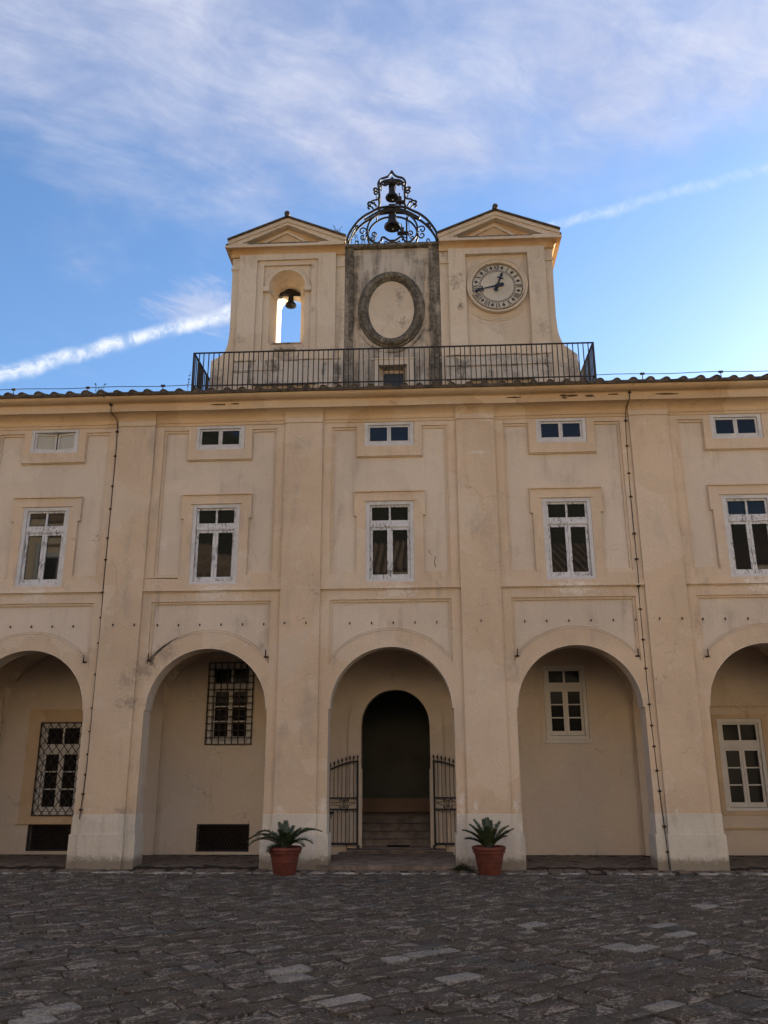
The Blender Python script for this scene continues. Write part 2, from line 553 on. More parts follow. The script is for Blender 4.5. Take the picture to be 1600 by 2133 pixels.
def tag(o, label, cat, group=None):
    o['label'] = label
    o['category'] = cat
    if group:
        o['group'] = group
    return o


def thing(name, loc, label, cat, group=None):
    o = bpy.data.objects.new(name, None)
    o.empty_display_size = .2
    COL.objects.link(o)
    o.location = loc
    ORG[o.name] = Vector(loc)
    return tag(o, label, cat, group)


def rect(x0, x1, z0, z1):
    return [(x0, z0), (x1, z0), (x1, z1), (x0, z1)]


def arch_pts(cx, zs, r, n=28, a0=0.0, a1=PI):
    return [(cx + r * math.cos(a0 + (a1 - a0) * i / n), zs + r * math.sin(a0 + (a1 - a0) * i / n)) for i in range(n + 1)]


def dup(src, loc, parent, name=None):
    o = src.copy()
    COL.objects.link(o)
    o.parent = parent
    o.location = loc
    return o


# ================================================================== ground
XG = 14.0
mb = MB()
mb.box(-400, 400, -400, 60, -.4, -.035)
ground = mb.build('courtyard_ground', 'joint_earth', kind='structure')

# diagonal stone courses
paving = MB()
CA, SA = math.cos(math.radians(38.5)), math.sin(math.radians(38.5))


def clip(poly, y0, y1):
    for sign, lim in ((1, y0), (-1, y1)):
        out = []
        for i in range(len(poly)):
            a, b_ = poly[i], poly[(i + 1) % len(poly)]
            da, db = sign * (a[1] - lim), sign * (b_[1] - lim)
            if da >= 0:
                out.append(a)
            if (da < 0) != (db < 0):
                t = da / (da - db)
                out.append((a[0] + (b_[0] - a[0]) * t, a[1] + (b_[1] - a[1]) * t))
        poly = out
        if len(poly) < 3:
            return []
    return poly


def stone_mesh(poly, tone, mbx):
    """a worn block: rim low, shoulder, crowned uneven top (polygon convex)"""
    cx = sum(q[0] for q in poly) / len(poly)
    cy = sum(q[1] for q in poly) / len(poly)
    # round the corners a little
    rp = []
    k = len(poly)
    for i in range(k):
        a, b_, c_ = poly[i - 1], poly[i], poly[(i + 1) % k]
        for q in (a, c_):
            d = math.hypot(q[0] - b_[0], q[1] - b_[1])
            t = min(.3, U(.006, .03) / max(d, .01))
            rp.append((b_[0] + (q[0] - b_[0]) * t, b_[1] + (q[1] - b_[1]) * t))
    k = len(rp)
    z = U(-.012, .010)
    tx, ty = U(-.008, .008), U(-.008, .008)

    def lev(f, dz):
        r = []
        for x, y in rp:
            px, py_ = cx + (x - cx) * f, cy + (y - cy) * f
            r.append((px, py_, z + dz + (px - cx) * tx + (py_ - cy) * ty + U(-.003, .003)))
        return r
    vs = lev(1, -.05) + lev(.99, -.008) + lev(.955, .0) + [(cx, cy, z + U(0, .009))]
    fs = []
    for L in (0, 1):
        for i in range(k):
            a, b_ = L * k + i, L * k + (i + 1) % k
            fs.append((a, b_, b_ + k, a + k))
    for i in range(k):
        fs.append((2 * k + i, 2 * k + (i + 1) % k, 3 * k))
    mbx.add(vs, fs)
    mbx.mi[-len(fs):] = [tone] * len(fs)


def tone_mesh(mbx, name, parent, tones, kind=None):
    o0 = org(parent)
    me = bpy.data.meshes.new(name)
    me.from_pydata([(x - o0.x, y - o0.y, z - o0.z) for x, y, z in mbx.v], [], mbx.f)
    me.materials.append(MATS['paving'])
    at_ = me.attributes.new('tone', 'FLOAT_COLOR', 'FACE')
    buf = []
    for i in mbx.mi:
        buf += [*tones[i], rnd.random() ** 2.2]
    at_.data.foreach_set('color', buf)
    me.polygons.foreach_set('use_smooth', [True] * len(me.polygons))
    me.set_sharp_from_angle(angle=math.radians(50))
    ob = bpy.data.objects.new(name, me)
    COL.objects.link(ob)
    ob.parent = parent
    if kind:
        ob['kind'] = kind
    return ob


pav = MB()
pav.box(-15.5, 15.5, -30, -.86, -.036, -.031)
pavo = pav.build('courtyard_paving', 'joint_earth', kind='structure')
WHITE = [(-0.8, -8.615), (-2.635, -10.135), (0.998, -8.714), (1.957, -5.861), (3.055, -7.271), (3.819, -5.743), (3.871, -6.442), (4.89, -4.477), (0.763, -7.616), (0.495, -7.862), (-.1, -9.5), (2.9, -9.6)]
stones = []
v = -22.0
while v < 22.0:
    hgt = U(.22, .31)
    uu = -24.0 + U(0, .6)
    while uu < 24.0:
        ln = U(.28, .54)
        g = U(.005, .012)
        q = [(uu + g, v + g), (uu + ln - g, v + g), (uu + ln - g, v + hgt - g), (uu + g, v + hgt - g)]
        q = [(a + U(-.018, .018), b_ + U(-.018, .018)) for a, b_ in q]
        wq = [(a * CA - b_ * SA, a * SA + b_ * CA) for a, b_ in q]
        cx = sum(a for a, _ in wq) / 4
        cy = sum(b_ for _, b_ in wq) / 4
        uu += ln
        if abs(cx) > 13 or cy > -.6 or cy < -12.6:
            continue
        wq = clip(wq, -14, -.90)
        if len(wq) < 3:
            continue
        base = U(.055, .070)
        t = (base * U(1.14, 1.30), base, base * U(.74, .86))
        if U(0, 1) < .05:
            k_ = U(.065, .085)
            t = (k_ * 1.03, k_, k_ * .94)
        for wx, wy in WHITE:
            if abs(wx - cx) < .17 and abs(wy - cy) < .17:
                k_ = U(.20, .30)
                t = (k_ * 1.03, k_, k_ * .93)
        stones.append((wq, t, cx, cy))
    v += hgt


def inview(x, y):
    d = Vector((x, y, 0)) - camo.matrix_world.translation
    z = d.dot(fw)
    return z > 0 and abs(d.dot(r2) / z) < 800 / 1725 + .02 and abs(d.dot(u2) / z) < 1066.5 / 1725 + .02


seen = sorted([s_ for s_ in stones if inview(s_[2], s_[3])], key=lambda s_: -s_[3] * -1)
near = set(id(s_) for s_ in seen[:295])
rest = MB()
rt_tones = []
for s_ in stones:
    if id(s_) in near:
        one = MB()
        stone_mesh(s_[0], 0, one)
        tone_mesh(one, 'paving_stone', pavo, [s_[1]])
    else:
        rt_tones.append(s_[1])
        stone_mesh(s_[0], len(rt_tones) - 1, rest)
tone_mesh(rest, 'paving_stones', pavo, rt_tones, 'stuff')

# kerb strip of worn limestone at the foot of the piers
mb = MB()
mb.box(-15.5, 15.5, -.88, .0, -.034, -.022)
kerb = mb.build('kerb_strip', 'joint_earth', kind='structure')
x = -13.5
while x < 13.5:
    ln = U(.5, 1.5)
    gap = U(.0, .05) if U(0, 1) < .75 else U(.15, .5)
    q = [(x, -.84 + U(-.02, .03)), (x + ln * .5, -.85 + U(-.03, .03)), (x + ln, -.84 + U(-.02, .03)), (x + ln + U(-.05, .03), -.66 + U(-.07, .07)), (x + ln * .45, -.64 + U(-.08, .08)), (x + U(-.03, .05), -.66 + U(-.07, .07))]
    mb = MB()
    k = len(q)
    zt = U(-.004, .012)
    cx, cy = sum(a for a, _ in q) / k, sum(b_ for _, b_ in q) / k
    mb.add([(a, b_, -.03) for a, b_ in q] + [(cx + (a - cx) * .97, cy + (b_ - cy) * .88, zt + U(-.004, .006)) for a, b_ in q] + [(cx, cy, zt + .006)],
           [(i, (i + 1) % k, (i + 1) % k + k, i + k) for i in range(k)] + [(k + i, k + (i + 1) % k, 2 * k) for i in range(k)])
    mb.build('kerb_stone', 'kerb_stone', kerb)
    x += ln + gap
# rough earth and cobble margin between kerb and piers
mar = MB()
x = -13.0
while x < 13.0:
    y = -.60
    while y < -.16:
        a, b_ = U(.16, .34), U(.10, .18)
        z = U(-.012, .004)
        mar.add([(x + U(0, .03), y + U(0, .02), -.04), (x + a - U(.01, .03), y + U(0, .02), -.04), (x + a - U(.01, .03), y + b_ - U(0, .02), -.04), (x + U(0, .03), y + b_ - U(0, .02), -.04),
                 (x + .03, y + .02, z), (x + a - .04, y + .02, z + U(-.004, .004)), (x + a - .04, y + b_ - .03, z), (x + .03, y + b_ - .03, z + U(-.004, .004))],
                [(0, 1, 5, 4), (1, 2, 6, 5), (2, 3, 7, 6), (3, 0, 4, 7), (4, 5, 6, 7)])
        y += b_
    x += U(.2, .33)
mar.build('margin_cobbles', 'arcade_paver', kerb, kind='stuff')

# arcade floor with oblique pavers
mb = MB()
mb.box(-14.5, 14.5, -.02, 2.7, -.3, .008)
afl = mb.build('arcade_floor', 'joint_earth', kind='structure')
mb = MB()
ca, sa = math.cos(math.radians(-38)), math.sin(math.radians(-38))
v = -14
while v < 14:
    uu = -14 + U(0, .3)
    while uu < 14:
        ln = U(.26, .42)
        q = [(uu + .008, v + .008), (uu + ln - .008, v + .008), (uu + ln - .008, v + .17), (uu + .008, v + .17)]
        wq = [(a * ca - b_ * sa, a * sa + b_ * ca + 1.2) for a, b_ in q]
        uu += ln
        if any(b_ < 0 or b_ > 2.38 for _, b_ in wq) or abs(wq[0][0]) > 11:
            continue
        z = .016 + U(-.004, .006)
        t1, t2 = U(-.03, .03), U(-.03, .03)
        mb.add([(a, b_, .004) for a, b_ in wq] + [(a * .999 + .001 * wq[0][0], b_, z + (a - wq[0][0]) * t1 + (b_ - wq[0][1]) * t2) for a, b_ in wq],
               [(0, 1, 5, 4), (1, 2, 6, 5), (2, 3, 7, 6), (3, 0, 4, 7), (4, 5, 6, 7)])
    v += .178
mb.build('pavers', 'arcade_paver', afl, kind='stuff')

# ================================================================== the palace
palace = thing('palace', (0, 0, 0), 'long peach stucco palace range with ground floor arcade and two rows of windows', 'building')
BAYS = [-3, -2, -1, 0, 1, 2, 3]
PIERS = [-14, -10, -6, -2, 2, 6, 10, 14]

ARC_R, SPR = 1.31, 3.15


def arch_loop(cx):
    return [(cx + 1.34, 0), (cx + 1.34, SPR), *arch_pts(cx, SPR, ARC_R, 36), (cx - 1.34, SPR), (cx - 1.34, 0)]


def build_bay(k):
    c = 4.0 * k
    W = rect(c - .545, c + .545, 5.89, 7.782)
    S = rect(c - .579, c + .579, 9.134, 9.747)
    # wall body
    mb = MB()
    mb.plate([[(c - 2, 0), (c - 1.34, 0), *list(reversed(arch_loop(c)))[1:-1], (c + 1.34, 0), (c + 2, 0), (c + 2, 10.25), (c - 2, 10.25)], W, S], .05, .45)
    mb.build('wall', 'pale', palace)
    # lower panel frames (two steps)
    for (hx, ht, R_, y0, y1, mt) in ((1.345, 5.507, 1.615, -.022, .018, 'peach'), (1.29, 5.453, 1.665, .016, .052, 'peach')):
        zc_ = 3.215
        a = math.acos(min(1, hx / R_))
        hole = [(c + hx, ht), (c - hx, ht)] + list(reversed(arch_pts(c, zc_, R_, 26, a, PI - a)))
        outer = [(c - 1.56, 0), (c - 1.34, 0), *list(reversed(arch_loop(c)))[1:-1], (c + 1.34, 0), (c + 1.56, 0), (c + 1.56, 5.72), (c - 1.56, 5.72)]
        mb = MB()
        mb.plate([outer, hole], y0, y1)
        mb.build('panel_frame', mt, palace)
    # upper panel frames
    X = 1.352
    for (e, es, y0, y1) in ((0, 0, -.022, .018), (.055, .022, .016, .052)):
        x_, zt, zb = X - e, 9.628 - e, 6.086 + e
        sx, sz = .757 + es, 8.886 - es
        tx, tz, ex, ez = .757 + es * .4, 7.44, .812 + es * .4, 8.03 + es * .5
        tl = .712 + es
        hole = [(c - x_, zb), (c - tx, zb), (c - tx, tz), (c - ex, tz), (c - ex, ez), (c + ex, ez), (c + ex, tz), (c + tx, tz), (c + tx, zb), (c + x_, zb), (c + x_, zt),
                (c + sx, zt), (c + sx, sz), (c - sx, sz), (c - sx, zt), (c - x_, zt)]
        mb = MB()
        mb.plate([rect(c - 1.56, c + 1.56, 5.90, 9.735), hole, W, S], y0, y1)
        mb.build('panel_frame', 'peach', palace)
    for R_, rb, a in ((1.618, .011, math.acos(1.33 / 1.618)), (1.668, .010, math.acos(1.28 / 1.668))):
        mb = MB()
        yy = -.022 if R_ < 1.65 else .016
        mb.tube([(x_, yy, z_) for x_, z_ in arch_pts(c, 3.215, R_, 30, a, PI - a)], rb, 6)
        mb.build('arch_bead', 'patch', palace, True)
    mb = MB()
    mb.tube([(x_, -.018, z_) for x_, z_ in arch_pts(c, SPR, ARC_R + .006, 36)], .012, 6)
    mb.build('arch_edge', 'pale', palace, True)
    # hood over the tall window, little ears
    mb = MB()
    mb.box(c - .80, c + .80, -.06, .004, 8.0, 8.036)
    mb.box(c - .60, c + .60, -.045, .004, 7.785, 7.812)
    mb.build('window_hood', 'peach', palace)
    # string course
    mb = MB()
    mb.prism_x([(.05, 5.715), (-.04, 5.715), (-.05, 5.735), (-.082, 5.745), (-.082, 5.77), (-.052, 5.775), (-.05, 5.897), (.05, 5.902)], c - 1.56, c + 1.56, 10, .006)
    mb.build('string_course', 'peach', palace)


for k in BAYS:
    build_bay(k)

# pilasters, capitals bands and plinths
for c in PIERS:
    mb = MB()
    mb.box(c - .44, c + .44, -.085, .049, 1.03, 9.735)
    mb.build('pilaster', 'peach', palace)
    mb = MB()
    mb.box(c - .448, c + .448, -.108, .048, 9.737, 9.86)
    mb.build('capital_band', 'peach', palace)
    mb = MB()
    mb.box(c - .665, c + .665, -.038, .47, .64, 1.038, .004)
    mb.box(c - .448, c + .448, -.115, .02, .64, 1.042, .004)
    mb.box(c - .70, c + .70, -.062, .495, -.03, .645, .005)
    mb.box(c - .472, c + .472, -.142, .02, -.03, .65, .005)
    mb.build('plinth', 'plinth', palace)

# cornice
cove = [(-.055 - .235 * (1 - math.cos(t)), 9.875 + .145 * math.sin(t) / 1.0) for t in [i / 8 * PI / 2 for i in range(9)]]
cor = [(.05, 9.735), (-.04, 9.735), (-.04, 9.80), (-.058, 9.81), (-.058, 9.868), *cove, (-.325, 10.022), (-.325, 10.205), (-.345, 10.215),
       *[(-.345 - .20 * math.sin(t), 10.22 + .10 * (1 - math.cos(t))) for t in [i / 6 * PI / 2 for i in range(7)]], (-.56, 10.345), (.05, 10.48)]
mb = MB()
mb.prism_x(cor, -14.4, 14.4, 90, .012)
mb.build('cornice', 'orange', palace)
for c in PIERS:
    mb = MB()
    pr = [(.02, 9.862), (-.112, 9.862), *[(y - .055, z) for y, z in cove[:-1]], (.02, 10.01)]
    mb.prism_x(pr, c - .45, c + .45)
    mb.build('cornice_break', 'orange', palace)
# chips of lost plaster on the cornice
for (cx, cz, sx, sz) in ((4.05, 10.16, .10, .028), (4.22, 10.15, .16, .03), (4.07, 10.10, .07, .02), (4.66, 10.14, .12, .03), (2.9, 10.14, .18, .016), (-4.0, 10.14, .2, .014), (-3.6, 10.15, .13, .014), (6.4, 10.14, .3, .014), (5.2, 10.16, .14, .012)):
    k = 9
    mb = MB()
    pts = [(cx + sx * math.cos(2 * PI * i / k) * U(.5, 1.1), cz + sz * math.sin(2 * PI * i / k) * U(.5, 1.2)) for i in range(k)]
    mb.plate([pts], -.352, -.33)
    mb.build('plaster_chip', 'chip', palace)

# black growth along the left foot of one arch moulding
for R_, yy, a0_, a1_ in ((1.627, -.030, 2.13, 2.46), (1.655, .004, 2.02, 2.47)):
    mb = MB()
    mb.tube([(x_, yy + U(-.004, .004), z_ + U(-.006, .006)) for x_, z_ in arch_pts(-4.0, 3.215, R_, 22, a0_, a1_)], .008, 5, r1=.026)
    mb.build('black_growth', 'lichen_crust', palace)
# cracks
for pts in ([(.866, 6.62), (.885, 6.55), (.93, 6.50)], [(1.02, 6.46), (.99, 6.36), (1.0, 6.27), (1.03, 6.25)], [(-5.6, 6.04), (-5.35, 6.055), (-5.1, 6.05), (-4.8, 6.045)], [(1.0, 6.3), (1.03, 6.2)]):
    mb = MB()
    yy = -.025
    mb.tube([(x_ + U(-.006, .006), yy, z_ + U(-.006, .006)) for x_, z_ in pts], .008 if pts[0][1] > 6.1 else .004, 4, r1=.004 if pts[0][1] > 6.1 else .011)
    mb.build('crack', 'chip', palace)

# ---- windows
RW = random.Random(5)


def pane(mb_, x0, x1, z0, z1, y):
    a, b_ = RW.uniform(-.004, .004), RW.uniform(-.0045, .0045)
    w_, h_ = x1 - x0, z1 - z0
    mb_.add([(x0, y - a * w_ - b_ * h_, z0), (x1, y + a * w_ - b_ * h_, z0), (x1, y + a * w_ + b_ * h_, z1), (x0, y - a * w_ + b_ * h_, z1)], [(0, 1, 2, 3)])


def ring(mb_, x0, x1, z0, z1, t, y0, y1, tb=None):
    tb = tb or t
    mb_.plate([rect(x0, x1, z0, z1), rect(x0 + t, x1 - t, z0 + tb, z1 - t)], y0, y1)


def tall_window(c, z0, z1, half, parent, y, mats, rows, sill=False):
    """frame with transom; two lights over two casements of `rows` panes"""
    fm, pm, gm = mats
    h = z1 - z0
    mb = MB()
    ring(mb, c - half, c + half, z0, z1, .085, y, y + .16, .075)
    fr = mb.build('window', fm, parent)
    xi = half - .085
    zt0, zt1 = z1 - h * .318, z1 - h * .238
    mb = MB()
    ring(mb, c - xi + .002, c + xi - .002, zt0 - .01, z1 - .087, .045, y + .045, y + .10)
    mb.box(c - xi + .004, c + xi - .004, y + .03, y + .09, zt0, zt1)
    mb.box(c - .022, c + .022, y + .047, y + .095, zt1 - .002, z1 - .13)
    mb.build('transom', pm, fr)
    for sgn in (-1, 1):
        mb = MB()
        pane(mb, c + (.02 if sgn > 0 else -xi + .04), c + (xi - .04 if sgn > 0 else -.02), zt1 - .01, z1 - .125, y + .085)
        mb.build('pane', gm, fr)
    for sgn in (-1, 1):
        x0, x1 = (c - xi + .006, c - .003) if sgn < 0 else (c + .003, c + xi - .006)
        zb = z0 + .085
        mb = MB()
        ring(mb, x0, x1, zb, zt0 - .012, .058, y + .052, y + .10, .10)
        for i in range(1, rows):
            zz = zb + .10 + (zt0 - .07 - zb - .10) * i / rows
            mb.box(x0 + .055, x1 - .055, y + .06, y + .094, zz - .014, zz + .014)
        sa_ = mb.build('casement', pm, fr)
        for i in range(rows):
            za = zb + .10 + (zt0 - .07 - zb - .10) * i / rows
            zb_ = zb + .10 + (zt0 - .07 - zb - .10) * (i + 1) / rows
            mb = MB()
            pane(mb, x0 + .05, x1 - .05, za - .004, zb_ + .004, y + .084)
            mb.build('pane', gm, fr)
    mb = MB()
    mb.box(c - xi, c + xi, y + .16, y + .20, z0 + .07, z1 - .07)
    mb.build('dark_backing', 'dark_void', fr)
    if sill:
        mb = MB()
        mb.box(c - half - .05, c + half + .06, y - .03, y + .05, z0 - .095, z0 - .004)
        mb.build('sill', pm, fr)
    return fr


def small_window(c, parent, ajar):
    z0, z1, half, y = 9.134, 9.747, .579, -.014
    mb = MB()
    ring(mb, c - half, c + half, z0, z1, .085, y, y + .16, .075)
    fr = mb.build('window', 'reveal_paint', parent)
    xi = half - .085
    for sgn in (-1, 1):
        x0, x1 = (c - xi + .004, c - .003) if sgn < 0 else (c + .003, c + xi - .004)
        mb = MB()
        ring(mb, x0, x1, z0 + .085, z1 - .092, .042, y + .03, y + .075, .05)
        pn = MB()
        pane(pn, x0 + .036, x1 - .036, z0 + .128, z1 - .128, y + .06)
        if ajar:
            hx = x0 if sgn < 0 else x1
            an = math.radians(13) * -sgn
            for q in (mb, pn):
                q.v = [(hx + (vx - hx) * math.cos(an) - (vy - y - .03) * math.sin(an) * (1), y + .03 + (vx - hx) * math.sin(an) * (1) + (vy - y - .03) * math.cos(an), vz) for vx, vy, vz in q.v]
        mb.build('casement', 'reveal_paint', fr)
        pn.build('pane', 'pale_glass' if ajar else 'glass', fr)
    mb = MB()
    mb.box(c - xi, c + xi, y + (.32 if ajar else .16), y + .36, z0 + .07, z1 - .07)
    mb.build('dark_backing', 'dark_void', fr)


for k in BAYS:
    tall_window(4.0 * k, 5.892, 7.78, .543, palace, -.012, ('reveal_paint', 'window_paint', 'glass'), 1)
    small_window(4.0 * k - .009, palace, k == -2)

# ---- iron pegs and wall hooks
for i in range(38):
    px = -8.542 + i * .478
    if abs(px) > 9.3:
        continue
    near_p = min(abs(px - c) for c in PIERS) < .44
    yf = -.085 if near_p else .05
    mb = MB()
    mb.box(px - .010, px + .010, yf - .035, yf + .01, 5.0, 5.016)
    mb.box(px - .012, px + .012, yf - .038, yf - .022, 4.965, 5.018)
    mb.build('iron_peg', 'rusty_iron', palace)
for hx, hz in ((-6.743, 4.259), (-5.304, 4.277), (-2.72, 4.335), (2.726, 4.303), (5.279, 4.277), (6.741, 4.253)):
    mb = MB()
    mb.tube([(hx, -.02, hz - .06), (hx, -.09, hz - .06), (hx, -.10, hz + .08)], .013, 6)
    mb.box(hx - .045, hx + .045, -.05, .01, hz - .085, hz - .055)
    mb.build('wall_hook', 'rusty_iron', palace)

# ---- arcade interior: back wall, vaults, cross arches
YB = 2.4
backs = [rect(-8.66, -7.59, .86, 3.02), rect(-8.73, -7.68, .078, .675), rect(-4.575, -3.47, 2.47, 4.42), rect(-4.68, -3.427, .07, .676), rect(3.585, 4.60, 2.555, 4.29), rect(7.58, 8.62, .945, 3.005)]
mb = MB()
door = [(-.815, 0), (-.815, 2.93), *list(reversed(arch_pts(.006, 2.92, .815, 26))), (.828, 2.93), (.828, 0)]
mb.plate([[(-14.2, -.05), (-.815, -.05), *door[1:-1], (.828, -.05), (14.2, -.05), (14.2, 4.9), (-14.2, 4.9)], *backs], YB, YB + .3)
mb.build('arcade_back_wall', 'arcade', palace)
# surround of the doorway
mb = MB()
mb.plate([[(-1.12, .16), (-.815, .16), (-.815, 2.93), *list(reversed(arch_pts(.006, 2.92, .815, 26))), (.828, 2.93), (.828, .16), (1.145, .16), (1.145, 2.93), *arch_pts(.012, 2.92, 1.125, 30), (-1.12, 2.93)]], YB - .055, YB + .01)
mb.build('door_surround', 'arcade', palace)
mb = MB()
mb.plate([[(-.835, .16), (-.70, .16), (-.70, 1.0), (-.835, 1.0)]], YB - .036, YB)
# window surrounds in the arcade
mb = MB()
mb.plate([rect(-8.98, -7.28, .685, 3.325), backs[0]], YB - .022, YB + .01)
mb.box(-9.03, -7.2, YB - .05, YB, .675, .70)
mb.build('window_surround', 'orange', palace)
mb = MB()
mb.plate([rect(7.47, 8.74, .86, 3.10), backs[5]], YB - .02, YB + .01)
mb.box(6.4, 9.6, YB - .045, YB + .01, 3.27, 3.30)
mb.box(6.4, 9.6, YB - .04, YB + .01, .565, .60)
mb.build('window_surround', 'orange', palace)
mb = MB()
mb.plate([rect(3.47, 4.70, 2.45, 4.36), backs[4]], YB - .008, YB + .01)
mb.build('window_surround', 'arcade', palace)
tall_window(-8.125, .87, 3.012, .53, palace, YB + .04, ('cream_paint', 'cream_paint', 'arcade_glass'), 3)
tall_window(-4.022, 2.475, 4.412, .545, palace, YB + .04, ('cream_paint', 'cream_paint', 'arcade_glass'), 3)
tall_window(4.092, 2.56, 4.284, .50, palace, YB - .004, ('cream_paint', 'cream_paint', 'arcade_glass'), 3, True)
tall_window(8.10, .95, 3.0, .515, palace, YB - .004, ('cream_paint', 'cream_paint', 'arcade_glass'), 3, False)
# ribs and wall pilasters
for c in PIERS[1:-1]:
    mb = MB()
    mb.box(c - .35, c + .35, YB - .09, YB + .01, 0, 3.0)
    mb.box(c - .37, c + .37, YB - .12, YB + .01, 3.0, 3.06)
    prof = [(YB - .09, 3.06)] + [(1.38 + .93 * math.cos(t), 3.12 + .93 * math.sin(t)) for t in [i / 20 * PI for i in range(21)]] + [(.45, 3.06), (.45, 4.95), (YB, 4.95), (YB, 3.06)]
    q = MB()
    q.plate([[(-a, b_) for a, b_ in prof]], c - .35, c + .35, True)
    q.v = [(vy, -vx, vz) for vx, vy, vz in q.v]
    mb.add(q.v, [tuple(reversed(f)) for f in q.f])
    mb.build('cross_arch', 'arcade', palace)
for k in BAYS:
    c = 4.0 * k
    mb = MB()
    nx, ny = 26, 16
    for j in range(ny + 1):
        y = .45 + (YB - .45) * j / ny
        for i in range(nx + 1):
            x_ = -1.66 + 3.32 * i / nx
            za = 3.15 + 1.62 * math.sqrt(max(0, 1 - (x_ / 1.66) ** 2))
            zb = 3.15 + 1.62 * math.sqrt(max(0, 1 - ((y - 1.425) / .98) ** 2))
            mb.v.append((c + x_, y, max(za, zb)))
    for j in range(ny):
        for i in range(nx):
            a = j * (nx + 1) + i
            mb.f.append((a, a + nx + 1, a + nx + 2, a + 1))
            mb.mi.append(0)
    mb.build('vault', 'arcade', palace)
# solid masonry above the vaults and behind: keeps daylight out
mb = MB()
mb.box(-14.3, 14.3, .46, 9.0, 5.0, 10.4)
mb.build('upper_storey', 'dark_void', palace)
mb = MB()
mb.box(-14.4, -14.0, .46, 9.0, -.1, 10.4)
mb.box(14.0, 14.4, .46, 9.0, -.1, 10.4)
mb.box(-14.4, 14.4, 9.0, 9.3, -.1, 10.4)
mb.box(14.4, 36, .2, 9.3, -.1, 10.4)  # unseen length of range, added to keep sun off the paving
mb.build('outer_and_added_wall', 'peach', palace)
mb = MB()
mb.prism_x([(-.4, 10.4), (4.5, 11.9), (9.8, 10.4)], 14.5, 36)  # roof over the unseen added length, blocks the sun with it
mb.build('added_range_roof', 'roof_tile_dark', palace)
# cellar recess backs
for (x0, x1, z0, z1) in ((-8.73, -7.68, .078, .675), (-4.68, -3.427, .07, .676)):
    mb = MB()
    mb.box(x0 - .01, x1 + .01, YB + .26, YB + .30, z0 - .01, z1 + .01)
    mb.build('cellar_recess', 'dark_void', palace)
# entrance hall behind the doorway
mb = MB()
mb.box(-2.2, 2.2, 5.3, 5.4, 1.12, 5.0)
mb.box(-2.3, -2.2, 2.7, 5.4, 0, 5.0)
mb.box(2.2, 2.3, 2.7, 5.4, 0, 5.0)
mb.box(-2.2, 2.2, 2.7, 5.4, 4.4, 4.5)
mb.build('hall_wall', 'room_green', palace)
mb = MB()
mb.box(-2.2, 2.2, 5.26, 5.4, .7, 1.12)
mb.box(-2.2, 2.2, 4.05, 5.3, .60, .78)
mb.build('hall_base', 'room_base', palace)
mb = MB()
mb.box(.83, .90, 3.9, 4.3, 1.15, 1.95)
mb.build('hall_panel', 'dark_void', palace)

# ---- entrance steps
steps = thing('entrance_steps', (0, .8, 0), 'worn brown stone steps and threshold leading into the dark central doorway', 'steps')
mb = MB()
mb.box(-1.30, 1.30, .1, 2.38, -.02, .072, .004)
mb.box(-1.54, -.5, -.17, .11, -.02, .070, .006)
mb.box(-.495, .62, -.18, .11, -.02, .073, .006)
mb.box(.625, 1.66, -.17, .11, -.02, .069, .006)
mb.build('landing_slab', 'step_stone', steps)
for (x0, x1, y0, y1, z0, z1) in ((-1.12, .10, 2.02, 2.42, .05, .150), (.105, 1.13, 2.03, 2.42, .05, .147), (-.80, .815, 2.42, 3.0, .05, .165), (-.812, .822, 2.72, 3.3, .12, .31), (-.812, .822, 3.05, 3.6, .25, .455), (-2.0, 2.0, 3.38, 3.95, .3, .61), (-2.0, 2.0, 3.72, 4.1, .45, .765)):
    mb = MB()
    mb.box(x0, x1, y0, y1, z0, z1 - .03, .003)
    mb.box(x0, x1, y0 - .025, y1, z1 - .032, z1, .004)
    mb.build('step', 'step_stone', steps)
mb = MB()
mb.box(-.22, .30, 2.50, 2.62, .168, .20, .006)
mb.build('door_mat', 'dark_void', steps)
# arcade floor on either side of the doorway keeps level with the slab
# ================================================================== roof
roof = MB()
SL = math.tan(math.radians(17))
EY, EZ = -.60, 10.365


def rz(y):
    return EZ + (y - EY) * SL


roof.prism_x([(-.57, rz(-.57) - .05), (-.57, rz(-.57) - .005), (4.5, rz(4.5) - .005), (9.8, rz(4.5) - 5.3 * SL), (9.8, rz(4.5) - 5.3 * SL - .06), (.3, 10.4)], -14.5, 14.5)
roofo = roof.build('roof', 'roof_tile_dark', palace)
SP = .3745
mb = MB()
mb.prism_x([(-.545, 10.352), (-.585, 10.318), (-.598, 10.325), (-.612, 10.375), (-.55, 10.39)], -14.4, 14.4, 80, .014)  # dark strip added as the shadow along the pan tile edges
mb.build('eave_shadow_band', 'roof_tile_dark', roofo)
RT = random.Random(3)


